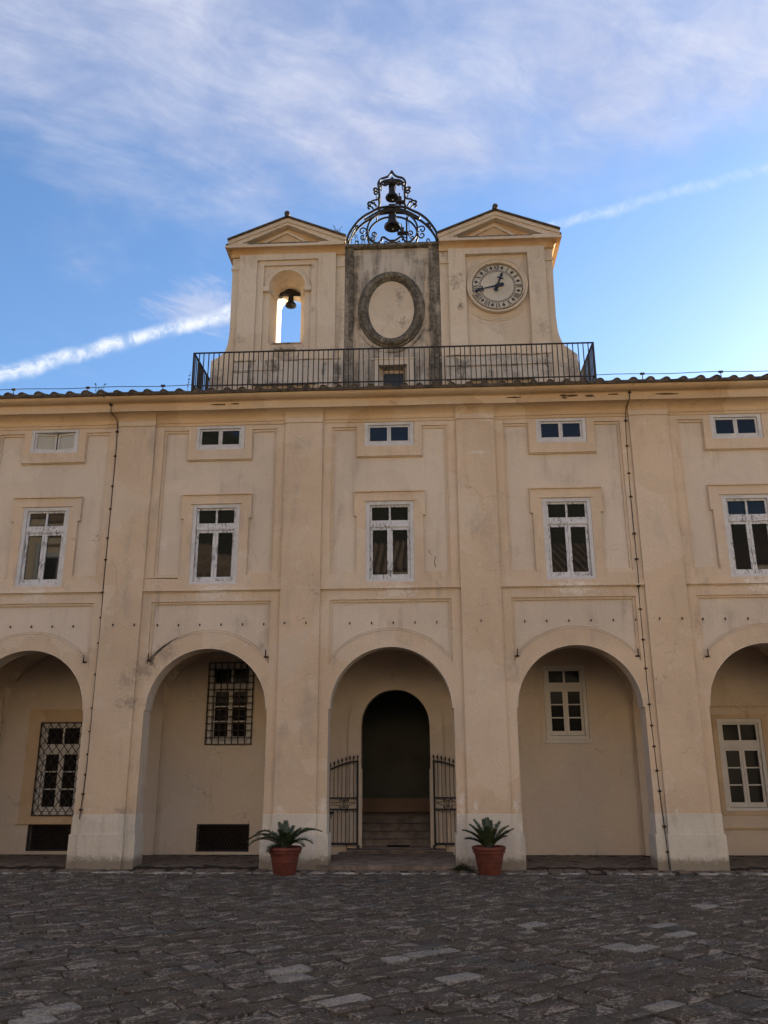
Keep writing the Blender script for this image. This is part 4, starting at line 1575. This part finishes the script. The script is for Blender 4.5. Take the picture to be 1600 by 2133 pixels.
# ties between the two frames
for dx, y in ((200, 590), (400, 690), (560, 840), (640, 1000), (190, 400), (200, 250), (230, 690), (360, 900)):
    for s_ in (-1, 1):
        mb = MB()
        mb.tube([F(s_ * dx, y, 1.18), F(s_ * dx, y, 1.45)], .018, 6)
        mb.build('tie_bar', 'iron', bf)
mb = MB()
x_, _, z_ = F(0, 565, 0)
mb.box(x_ - .09, x_ + .09, 1.15, 1.48, z_ - .04, z_ + .06)
mb.build('bell_beam', 'iron', bf)
mb = MB()
x_, _, z_ = F(0, 215, 0)
mb.box(x_ - .10, x_ + .10, 1.15, 1.48, z_ - .02, z_ + .07)
mb.build('bell_beam', 'iron', bf)
mb = MB()
mb.box(-1.16, 1.28, 1.15, 1.23, 15.325, 15.365)
mb.box(-1.16, 1.28, 1.41, 1.49, 15.325, 15.365)
mb.build('foot_rail', 'iron', bf)
# hammers
for (hx, hy, sc) in ((952, 900, 1.0), (925, 455, .95)):
    x_, _, z_ = F(hx - 812, hy, 0)
    z_ += .055
    mb = MB()
    mb.box(x_ - .055 * sc, x_ + .055 * sc, 1.25, 1.39, z_ - .065, z_ + .065)
    mb.tube([(x_, 1.32, z_ + .05), (x_ - .015, 1.32, z_ + .20)], .014, 6)
    mb.lathe([(0, .025), (.022, 0), (0, -.025)], x_ - .015, 1.32, z_ + .21, 8)
    mb.box(x_ - .13 * sc, x_ + .16 * sc, 1.24, 1.40, z_ - .095, z_ - .068)
    mb.tube([(x_ - .11 * sc, 1.32, z_ - .09), (x_ + .12 * sc, 1.32, z_ - .24)], .014, 6)
    mb.build('hammer', 'iron', bf)
mb = MB()
a, b_ = F(208, 690, 1.32), F(206, 1105, 1.32)
mb.tube([a, b_], .026, 8)
mb.build('hammer_post', 'iron', bf)
mb = MB()
mb.tube(smooth([F(220, 690, 1.32), F(240, 800, 1.32), F(245, 900, 1.32)]), .007, 5)
mb.tube(smooth([F(185, 470, 1.32), F(205, 560, 1.32), F(208, 690, 1.32)]), .007, 5)
mb.build('pull_wire', 'cable', bf)

x_, _, z_ = F(0, 845, 0)
bell((x_, 1.32, z_ + .055), .226, .45, 'larger bronze bell hanging inside the wide ring of the iron bell frame', 'block')
x_, _, z_ = F(0, 425, 0)
bell((x_, 1.32, z_ + .055), .186, .37, 'bronze bell hanging highest, under the pointed crown of the iron frame', 'block')

# ================================================================== railing
rl = thing('railing', (.07, -.1, 10.5), 'thin black iron railing along the roof edge in front of the towers', 'railing')
RX0, RX1, RZ, RY, RY1 = -4.741, 4.877, 11.62, -.1, 1.9
mb = MB()
mb.box(RX0 - .02, RX1 + .02, RY - .02, RY + .02, RZ - .012, RZ + .012)
mb.build('top_rail', 'iron', rl)
mb = MB()
mb.box(RX0, RX1, RY - .012, RY + .012, 10.735, 10.76)
mb.build('bottom_rail', 'iron', rl)
for x_ in (RX0, RX1):
    mb = MB()
    mb.box(x_ - .02, x_ + .02, RY, RY1, RZ - .0125, RZ + .0115)
    mb.build('side_rail', 'iron', rl)
    mb = MB()
    mb.box(x_ - .011, x_ + .011, RY, RY1, 10.795, 10.815)
    mb.build('side_bottom_rail', 'iron', rl)
mb = MB()
mb.box(-.0105, .0105, -.0105, .0105, 10.52 - 10.5, RZ - .012 - 10.5)
bar0 = mb.build('baluster', 'iron', rl, at=(0, 0, 0))
mb2 = MB()
mb2.box(-.019, .019, -.019, .019, 0.0, RZ - .006 - 10.5)
post0 = mb2.build('post', 'iron', rl, at=(0, 0, 0))
first = True
cnt = 79
for i in range(cnt + 1):
    x_ = RX0 + (RX1 - RX0) * i / cnt + (U(-.006, .006) if 0 < i < cnt else 0)
    src = post0 if i in (0, cnt) else bar0
    o = dup(src, Vector((x_, RY, 10.5)) - org(rl), rl)
    o.rotation_euler = (U(-.006, .006), U(-.008, .008), 0)
for x_ in (RX0, RX1):
    for j in range(1, 16):
        dup(post0 if j in (5, 10) else bar0, Vector((x_, RY + j * .125, 10.5)) - org(rl), rl)
bpy.data.objects.remove(bar0)
bpy.data.objects.remove(post0)

# ================================================================== cables
def cable(pts, lab, gname):
    t = thing('lightning_cable', (pts[-1][0], -.1, 1.0), lab, 'cable', 'lightning conductor cables down the facade')
    sp_ = smooth(pts, 8)
    mb_ = MB()
    mb_.tube(sp_, .0095, 6)
    mb_.build('wire', 'cable', t)
    return t, sp_


for pts, lab, zs in (
    ([(-6.70, -.56, 10.31), (-6.62, -.44, 10.25), (-6.585, -.345, 10.19), (-6.57, -.34, 10.03), (-6.53, -.16, 9.95), (-6.50, -.085, 9.86), (-6.487, -.07, 9.62), (-6.475, -.06, 9.0), (-6.47, -.06, 7.7), (-6.465, -.075, 5.9), (-6.46, -.06, 5.6), (-6.45, -.06, 4.6), (-6.455, -.06, 3.2), (-6.46, -.06, 1.96), (-6.49, -.10, 1.06), (-6.50, -.10, .95)],
     'thin dark lightning cable down the pilaster left of the darkly stained arch', [10.19, 9.62, 8.98, 8.32, 7.68, 7.06, 6.42, 5.75, 5.2, 4.55, 3.9, 3.25, 2.75, 2.3, 1.85, 1.5, 1.15]),
    ([(5.62, -.56, 10.31), (5.575, -.44, 10.25), (5.56, -.345, 10.19), (5.545, -.34, 10.03), (5.52, -.16, 9.95), (5.505, -.085, 9.86), (5.492, -.03, 9.62), (5.47, -.02, 9.0), (5.45, -.02, 8.0), (5.437, -.075, 5.9), (5.43, -.02, 5.6), (5.425, -.02, 4.4), (5.43, -.02, 3.2), (5.455, -.02, 2.1), (5.48, -.03, 1.3), (5.495, -.06, .8), (5.51, -.06, .2), (5.515, -.06, .0)],
     'thin dark lightning cable down the right hand pier to the ground', [10.19, 9.62, 8.98, 8.32, 7.68, 7.06, 6.42, 5.75, 5.2, 4.55, 3.9, 3.25, 2.75, 2.3, 1.85, 1.5, .8, .35])):
    t, sp_ = cable(pts, lab, '')
    for z in zs:
        q = min(sp_, key=lambda v_: abs(v_.z - z))
        mb = MB()
        mb.box(q.x - .038, q.x + .038, q.y - .018, q.y + .03, q.z - .011, q.z + .011)
        mb.box(q.x - .02, q.x + .02, q.y - .024, q.y + .0, q.z - .022, q.z + .022)
        mb.build('clip', 'rusty_iron', t)
# roof wires
for x0, x1, lab in ((-14, -4.75, 'thin wire strung just above the roof tiles left of the railing'), (4.9, 14, 'thin wire strung just above the roof tiles right of the railing')):
    t = thing('roof_wire', ((x0 + x1) / 2, 0, 10.6), lab, 'wire', 'wires along the roof edge')
    mb = MB()
    mb.tube([(x0 + (x1 - x0) * i / 20, 0, 10.822 + .012 * math.sin(i * 1.3)) for i in range(21)], .009, 5)
    mb.build('wire', 'cable', t)
    for i in range(1, 6):
        x_ = x0 + (x1 - x0) * (i - .4) / 5
        mb = MB()
        mb.tube([(x_, 0, 10.5), (x_, 0, 10.84)], .012, 5)
        mb.box(x_ - .05, x_ + .05, -.02, .02, 10.80, 10.845)
        mb.build('holder', 'rusty_iron', t)

# ================================================================== grilles and grates
gr = thing('window_grille', (-4.02, YB, 3.4), 'square iron grille over the high arcade window', 'grille', 'iron grilles on arcade windows')
gx0, gx1, gz0, gz1 = -4.575, -3.47, 2.478, 4.415
for i in range(8):
    x_ = gx0 + (gx1 - gx0) * i / 7
    mb = MB()
    mb.box(x_ - .012, x_ + .012, YB - .06, YB - .036, gz0, gz1)
    mb.build('upright_bar', 'rusty_iron', gr)
for i in range(13):
    z_ = gz0 + (gz1 - gz0) * i / 12
    mb = MB()
    mb.box(gx0 - .02, gx1 + .02, YB - .052, YB - .028, z_ - .011, z_ + .011)
    mb.build('cross_bar', 'rusty_iron', gr)
gl = thing('window_grille', (-8.12, YB, 1.9), 'diamond lattice iron grille over the low arcade window', 'grille', 'iron grilles on arcade windows')
lx0, lx1, lz0, lz1 = -8.66, -7.585, .862, 3.018
mb = MB()
ring(mb, lx0, lx1, lz0, lz1, .022, YB - .06, YB - .04)
mb.build('grille_frame', 'rusty_iron', gl)
W_, H_ = lx1 - lx0, lz1 - lz0
dx_, dz_ = W_ / 5.5, H_ / 8.5
for sg in (-1, 1):
    for i in range(-14, 16):
        # line x = x0 + i*dx + t, z = z0 + sg*t*dz/dx
        s_ = dz_ / dx_ * sg
        c0 = i * dx_
        pts = []
        for t in (0.0, W_):
            z_ = (t - c0) * s_ + (0 if sg > 0 else H_)
            pts.append((t, z_))
        (xa_, za_), (xb_, zb_) = pts
        # clip in z
        def cl(x1_, z1_, x2_, z2_):
            t0, t1 = 0.0, 1.0
            d = z2_ - z1_
            for lo, hi in ((0, H_),):
                ta, tb = (lo - z1_) / d, (hi - z1_) / d
                if ta > tb:
                    ta, tb = tb, ta
                t0, t1 = max(t0, ta), min(t1, tb)
            if t1 - t0 < .02:
                return None
            return (x1_ + (x2_ - x1_) * t0, z1_ + d * t0), (x1_ + (x2_ - x1_) * t1, z1_ + d * t1)
        r_ = cl(xa_, za_, xb_, zb_)
        if r_ is None:
            continue
        (xa_, za_), (xb_, zb_) = r_
        mb = MB()
        yy = YB - .055 if sg > 0 else YB - .042
        mb.tube([(lx0 + xa_, yy, lz0 + za_), (lx0 + xb_, yy, lz0 + zb_)], .010, 5)
        mb.build('lattice_bar', 'rusty_iron', gl)
for (x0, x1, z0, z1, lab) in ((-8.73, -7.68, .078, .675, 'dark mesh cellar grate under the lattice grilled window'), (-4.68, -3.427, .07, .676, 'dark mesh cellar grate low in the wall beside a potted cycad')):
    t = thing('cellar_grate', ((x0 + x1) / 2, YB, z0), lab, 'grate', 'cellar grates at the foot of the arcade wall')
    mb = MB()
    ring(mb, x0 + .003, x1 - .003, z0 + .003, z1 - .003, .03, YB + .03, YB + .06)
    mb.build('grate_frame', 'iron', t)
    mb = MB()
    k = int((x1 - x0) / .07)
    for i in range(-8, k + 9):
        for sg in (-1, 1):
            xa_ = x0 + i * .07
            xb_ = xa_ + sg * (z1 - z0) * .6
            lo, hi = max(min(xa_, xb_), x0 + .02), min(max(xa_, xb_), x1 - .02)
            if hi - lo < .03:
                continue
            za_ = z0 + (lo - xa_) / (xb_ - xa_) * (z1 - z0)
            zb_ = z0 + (hi - xa_) / (xb_ - xa_) * (z1 - z0)
            mb.tube([(lo, YB + .045 + .006 * sg, za_), (hi, YB + .045 + .006 * sg, zb_)], .006, 4)
    mb.build('wire_mesh', 'rusty_iron', t, kind='stuff')

# ================================================================== gates
def gate(hx, sg, label):
    """leaf folded back flat against the wall; hx hinge edge at the door jamb, sg -1 opens to the left"""
    t = thing('gate', (hx, YB - .12, .2), label, 'gate', 'iron gate leaves folded open at the doorway')
    wd = .70
    z0 = .235
    yc = YB - .12

    def X(u):
        return hx + sg * u

    def top(u):
        return 2.075 - .185 * (1 - math.cos(min(1, u / wd) * PI * .5)) - .02 * u

    def bx(mb_, u0, u1, za, zb, d=.012):
        mb_.box(min(X(u0), X(u1)), max(X(u0), X(u1)), yc - d, yc + d, za, zb)
    mb = MB()
    bx(mb, .0, .045, z0 - .02, top(0) + .02, .022)
    mb.build('hinge_stile', 'iron', t)
    mb = MB()
    bx(mb, wd - .035, wd, z0, top(wd), .018)
    mb.build('closing_stile', 'iron', t)
    for za, zb in ((z0, z0 + .045), (1.235, 1.27), (.985, 1.02)):
        mb = MB()
        bx(mb, .04, wd - .03, za, zb, .016)
        mb.build('rail', 'iron', t)
    mb = MB()
    mb.tube([(X(u), yc, top(u)) for u in [wd * i / 10 for i in range(11)]], .020, 6)
    mb.build('top_rail', 'iron', t)
    for i in range(8):
        u = .02 + (wd - .05) * i / 7.0
        mb = MB()
        if i > 0:
            bx(mb, u - .007, u + .007, z0 + .04, .99, .007)
            bx(mb, u - .007, u + .007, 1.26, top(u), .007)
        bx(mb, u - .007, u + .007, top(u), top(u) + .07, .007)
        mb.build('bar', 'iron', t)
        mb = MB()
        zz = top(u) + .055
        mb.lathe([(0, -.01), (.013, 0), (.016, .008), (.010, .016), (.026, .035), (.020, .055), (0, .115)], X(u), yc, zz, 8)
        mb.build('spearhead', 'iron', t)
    # scroll panel
    zm = 1.128
    for (cu, pts) in ((0, [(.30, .06), (.27, .095), (.235, .085), (.24, .05), (.27, .035)]), (0, [(.37, .06), (.40, .095), (.435, .085), (.43, .05), (.40, .035)])):
        for s_ in (-1, 1):
            mb = MB()
            mb.tube(smooth([(X(u), yc, zm + s_ * v_) for u, v_ in pts], 5), .009, 5)
            mb.build('scroll', 'iron', t)
    mb = MB()
    mb.tube([(X(.335 + .024 * math.cos(i / 14 * 2 * PI)), yc, zm + .085 * math.sin(i / 14 * 2 * PI)) for i in range(14)], .010, 5, True)
    mb.build('scroll', 'iron', t)
    for s_ in (-1, 1):
        mb = MB()
        mb.tube(smooth([(X(.41), yc, zm + s_ * .035), (X(.52), yc, zm + s_ * .03), (X(.66), yc, zm + s_ * .028)], 5), .007, 5)
        mb.tube(smooth([(X(.26), yc, zm + s_ * .035), (X(.15), yc, zm + s_ * .025 + .01), (X(.08), yc, zm + .03), (X(.09), yc, zm + .06)], 5), .007, 5)
        mb.build('scroll', 'iron', t)
    mb = MB()
    bx(mb, wd - .12, wd - .02, .90, .955, .02)
    bx(mb, wd - .075, wd - .055, .80, .91, .012)
    mb.build('lock', 'iron', t)
    mb = MB()
    mb.tube([(X(.26), yc, z0), (X(.26), yc, .06)], .010, 5)
    bx(mb, -.03, .03, z0 - .09, z0 - .01, .03)
    mb.build('drop_bolt', 'iron', t)
    return t


g1 = gate(-.865, -1, 'open spear-topped iron gate leaf with a lock box, behind the drooping potted cycad')
g2 = gate(.88, 1, 'open spear-topped iron gate leaf behind the upright potted cycad')
for o_, hx in ((g1, -.86), (g2, .875)):
    mb = MB()
    mb.box(min(hx, hx + (.075 if hx < 0 else -.06)), max(hx, hx + (.075 if hx < 0 else -.06)), YB - .10, YB - .035, .17, 2.15)
for xa_, xb_ in ((-.855, -.785), (.80, .862)):
    mb = MB()
    mb.box(xa_, xb_, YB - .05, YB + .02, .165, 1.9)
    mb.build('door_jamb', 'pale', palace)

# ================================================================== pots and cycads
def pot(x_, y_, label):
    t = thing('terracotta_pot', (x_, y_, -.01), label, 'plant pot', 'terracotta pots beside the entrance')
    mb = MB()
    mb.lathe([(.0, .0), (.205, .0), (.212, .012), (.252, .235), (.258, .245), (.262, .255), (.258, .262), (.292, .405)], x_, y_, -.012, 40)
    mb.build('pot_body', 'terracotta', t, True)
    mb = MB()
    mb.lathe([(.285, .385), (.312, .392), (.316, .400), (.314, .425), (.302, .432), (.304, .440), (.324, .446), (.330, .46), (.328, .492), (.318, .505), (.295, .505), (.288, .49), (.285, .43), (.28, .40)], x_, y_, -.012, 40)
    mb.build('rim', 'terracotta', t, True)
    mb = MB()
    mb.lathe([(.0, .455), (.15, .45), (.286, .435)], x_, y_, -.012, 20)
    mb.build('soil', 'soil', t)
    return t


def cycad(x_, y_, fronds, label, seed):
    z0 = .43
    rr = random.Random(seed)
    t = thing('cycad', (x_, y_, z0), label, 'potted plant', 'cycads in terracotta pots')
    mb = MB()
    mb.lathe([(.0, .10), (.05, .09), (.085, .04), (.095, .0), (.08, -.03)], x_, y_, z0 + .02, 12)
    mb.build('trunk', 'soil', t)
    for az, ln, el0, el1, tip in fronds:
        ln *= .93
        az_, e0, e1 = math.radians(az), math.radians(el0), math.radians(el1)
        n_ = 30
        p_ = Vector((x_ + .045 * math.cos(az_), y_ + .045 * math.sin(az_), z0 + .03))
        hd = Vector((math.cos(az_), math.sin(az_), 0))
        sd_ = Vector((-math.sin(az_), math.cos(az_), 0))
        pts = [p_.copy()]
        dirs = []
        for i in range(n_):
            u = i / (n_ - 1)
            e = e0 + (e1 - e0) * u ** 1.5
            d = hd * math.cos(e) + Vector((0, 0, 1)) * math.sin(e)
            p_ = p_ + d * ln / n_
            pts.append(p_.copy())
            dirs.append(d)
        mb = MB()
        mb.tube(pts, .008, 5, r1=.003)
        for i in range(3, n_ * 2 - 1):
            u = i / (n_ * 2)
            q = pts[i // 2].lerp(pts[min(i // 2 + 1, n_)], (i % 2) * .5)
            d = dirs[min(i // 2, n_ - 1)]
            nr = sd_.cross(d).normalized()
            ll = .125 * min(1, (u - .03) * 7) * (1 - .62 * max(0, (u - .55) / .45) ** 1.6)
            if u < .16:
                ll *= .35
            for s_ in (-1, 1):
                lv = (d * rr.uniform(.62, .85) + sd_ * s_ * .78 + nr * -rr.uniform(.28, .55)).normalized()
                l2 = ll * rr.uniform(.85, 1.1)
                mid_ = q + lv * l2 * .55 + nr * .004
                en = q + lv * l2 - nr * .010 + Vector((0, 0, -.012))
                wv = d * .0075
                mb.cur = 1 if (tip and u > tip and rr.random() < .8) else 0
                mb.add([q - wv * .6, q + wv * .6, mid_ + wv, en, mid_ - wv], [(0, 1, 2, 4), (4, 2, 3)])
            mb.cur = 0
        mb.build('frond', ['leaf', 'leaf_tip'], t)
    return t


P1, P2_ = (-2.04, -.90), (1.915, -.765)
pot(*P1, 'terracotta pot holding the drooping wide cycad, by the pier at the left gate leaf')
pot(*P2_, 'terracotta pot holding the compact upright cycad, by the pier at the right gate leaf')
cycad(*P1, [(178, .90, 48, -52, .8), (168, .76, 62, -34, .8), (200, .80, 40, -46, 0), (130, .58, 76, 40, 0), (100, .56, 84, 62, 0), (60, .50, 72, 40, 0), (20, .72, 62, -14, 0), (2, .86, 56, -24, .88), (-12, .62, 44, -40, .8), (-38, .56, 40, -44, .8),
            (-75, .46, 66, 20, 0), (-110, .50, 70, 30, 0), (-150, .56, 52, -20, 0), (45, .62, 58, -10, 0), (150, .62, 55, -26, 0), (-5, .50, 70, 30, 0), (225, .42, 30, -60, .7)],
      'wide drooping cycad with brown tipped fronds in a terracotta pot', 4)
cycad(*P2_, [(178, .62, 52, 8, .88), (165, .58, 62, 36, 0), (150, .62, 70, 48, 0), (120, .58, 80, 66, 0), (95, .60, 84, 72, 0), (70, .56, 78, 64, 0), (40, .60, 66, 44, 0), (15, .60, 58, 26, 0), (0, .62, 48, 20, 0), (-15, .52, 50, 22, 0),
             (-60, .46, 66, 40, 0), (-100, .48, 74, 52, 0), (-140, .50, 62, 34, 0), (190, .50, 40, -6, .9), (-170, .50, 52, 22, 0), (-35, .48, 46, 10, 0)],
      'compact upright cycad with stiff dark fronds in a terracotta pot', 9)

# ================================================================== weeds
def weed(name, base, label, stems, leafy=True, seed=1, mat='weed_green', grp=None):
    rr = random.Random(seed)
    t = thing(name, base, label, 'weed', grp)
    for dx, h, lean in stems:
        mb = MB()
        pts = [Vector(base) + Vector((dx + lean * u * u, rr.uniform(-.01, .01), h * u)) for u in [i / 6 for i in range(7)]]
        mb.tube(pts, .006, 4, r1=.002)
        if leafy:
            for i in range(int(h * 60)):
                u = rr.uniform(.25, 1)
                q = Vector(base) + Vector((dx + lean * u * u, 0, h * u))
                d = Vector((rr.uniform(-1, 1), rr.uniform(-1, 1), rr.uniform(-.2, .8))).normalized() * rr.uniform(.02, .05)
                s_ = d.cross(Vector((0, 1, .3))).normalized() * .008
                mb.add([q, q + d * .5 + s_, q + d, q + d * .5 - s_], [(0, 1, 2, 3)])
        mb.build('stem', mat, t)
    return t


weed('roof_weed', (-6.97, -.25, 10.50), 'sparse dry weed stalks growing between roof tiles left of the railing', [(-.06, .32, -.03), (.05, .22, .04), (.10, .30, .06), (0, .2, 0)], True, 1)
weed('roof_weed', (-4.80, -.25, 10.50), 'single bushy weed stalk beside the end of the railing', [(0, .55, .03)], True, 2)
weed('roof_weed', (-1.40, .85, 15.34), 'wispy weed growing on the gable slope beside the iron bell frame', [(0, .48, -.10), (.02, .42, .10), (0, .36, .02), (-.01, .3, -.16)], True, 3)
weed('roof_weed', (-.62, 1.15, 15.32), 'leafy weed tuft growing through the iron bell frame', [(-.22, .38, -.08), (-.15, .30, .06), (-.05, .36, -.10), (.03, .34, .10), (.1, .40, .12), (.16, .30, .14), (-.3, .5, -.05), (-.42, .55, .02)], True, 4)
mb = MB()
rr = random.Random(8)
for i in range(420):
    x_ = 1.42 + rr.gauss(0, .13)
    y_ = -.14 + rr.uniform(-.08, .0)
    h = max(.02, .13 * math.exp(-((x_ - 1.42) / .17) ** 2) * rr.uniform(.4, 1.2))
    dx, dy = rr.uniform(-.05, .05), rr.uniform(-.05, .02)
    mb.add([(x_ - .005, y_, -.02), (x_ + .005, y_, -.02), (x_ + dx, y_ + dy, h)], [(0, 1, 2)])
tag(mb.build('weed_tuft', 'moss', at=(1.42, -.14, 0), kind='stuff'), 'dark tuft of weeds at the foot of the pier beside the entrance step', 'weed')

# ================================================================== buildings and hills across the courtyard (seen in the panes)
def far_building(name, label, x0, x1, yf, depth, ze, zr, mat, floors, axis='x', cat='building'):
    """front at yf facing +y (axis x) ; gabled tile roof with corrugation"""
    t = thing(name, ((x0 + x1) / 2, yf, 0), label, cat)
    mb_ = MB()
    mb_.box(x0, x1, yf - depth, yf, 4.7, ze)
    mb_.box(x0, x1, yf - depth, yf - 3.2, -.1, 4.72)
    mb_.build('wall', mat, t)
    mb_ = MB()
    ol = [(x0, -.1)]
    xc = x0 + 2.0
    while xc < x1 - 1.5:
        ol += [(xc - 1.4, -.1), (xc - 1.4, 3.0), *list(reversed(arch_pts(xc, 3.0, 1.4, 14)))[1:-1], (xc + 1.4, 3.0), (xc + 1.4, -.1)]
        xc += 4.0
    mb_.plate([ol + [(x1, -.1), (x1, 4.70), (x0, 4.70)]], yf, yf + .5)
    mb_.v = [(vx, 2 * yf - vy, vz) for vx, vy, vz in mb_.v]
    mb_.f = [tuple(reversed(f)) for f in mb_.f]
    mb_.build('arcade', mat, t)
    mb_ = MB()
    mb_.box(x0 - .3, x1 + .3, yf - .1, yf + .45, ze - .35, ze)
    mb_.box(x0 - .3, x1 + .3, yf - .1, yf + .25, ze - .75, ze - .36)
    mb_.build('cornice', mat, t)
    mb_ = MB()
    k = int((x1 - x0) / .18)
    pr = []
    for i in range(k + 1):
        x_ = x0 - .4 + (x1 - x0 + .8) * i / k
        pr.append((x_, .10 if i % 2 else 0))
    vs, fs = [], []
    ym = yf - depth / 2
    for x_, h in pr:
        vs += [(x_, yf + .6, ze + h), (x_, ym, zr + h), (x_, yf - depth - .6, ze + h)]
    for i in range(k):
        a = i * 3
        fs += [(a, a + 3, a + 4, a + 1), (a + 1, a + 4, a + 5, a + 2)]
    mb_.add(vs, fs)
    mb_.build('roof', 'opposite_tile', t)
    for zf in floors:
        x_ = x0 + 2.0
        while x_ < x1 - 2:
            mb_ = MB()
            mb_.plate([rect(x_ - .75, x_ + .75, zf - .15, zf + 2.3), rect(x_ - .6, x_ + .6, zf, zf + 2.1)], yf + .0, yf + .06)
            mb_.v = [(vx, 2 * yf + .06 - vy, vz) for vx, vy, vz in mb_.v]
            mb_.f = [tuple(reversed(f)) for f in mb_.f]
            w_ = mb_.build('window', 'reveal_paint', t)
            mb_ = MB()
            mb_.add([(x_ - .6, yf + .01, zf), (x_ - .6, yf + .01, zf + 2.1), (x_ + .6, yf + .01, zf + 2.1), (x_ + .6, yf + .01, zf)], [(0, 1, 2, 3)])
            mb_.build('pane', 'glass', w_)
            x_ += 4
    return t


far_building('opposite_range', 'sunlit cream range with a tiled roof across the courtyard', -14.6, 44, -20.6, 13, 10.35, 13.6, 'opposite', (6.0,))
far_building('corner_block', 'taller cream block at the courtyard corner', -40, -14.7, -20.7, 14, 13.4, 16.5, 'opposite', (6.0, 10.0))
sw = far_building('side_wing', 'cream wing closing the side of the courtyard', -2, 16, 24, 11, 10.35, 13.6, 'opposite', (6.4,))
# turn the side wing so that its front looks across the courtyard
sw.rotation_euler = (0, 0, -PI / 2)
sw.location = (-23.5, -9.5, 0)
# wooded hills
mb = MB()
nx, ny = 70, 26
for j in range(ny + 1):
    y = -75 - 300 * j / ny
    for i in range(nx + 1):
        x_ = -420 + 840 * i / nx
        u = j / ny
        ridge = 92 + 34 * max(-1, min(1, -(x_ + 30) / 120)) + 16 * noise.noise((x_ * .008, 3.1, 0)) + 7 * noise.noise((x_ * .03, 1.1, 0))
        h = ridge * min(1, (u * 2.35)) ** 1.05 * (1 if u < .43 else 1 - (u - .43) * .5)
        h += 3.2 * noise.noise((x_ * .07, y * .07, 0)) + 1.6 * noise.noise((x_ * .2, y * .2, 2))
        mb.v.append((x_, y, h if j else -2))
for j in range(ny):
    for i in range(nx):
        a = j * (nx + 1) + i
        mb.f.append((a, a + nx + 1, a + nx + 2, a + 1)[::-1])
        mb.mi.append(0)
mb.build('hill', 'hill_wood', kind='structure')
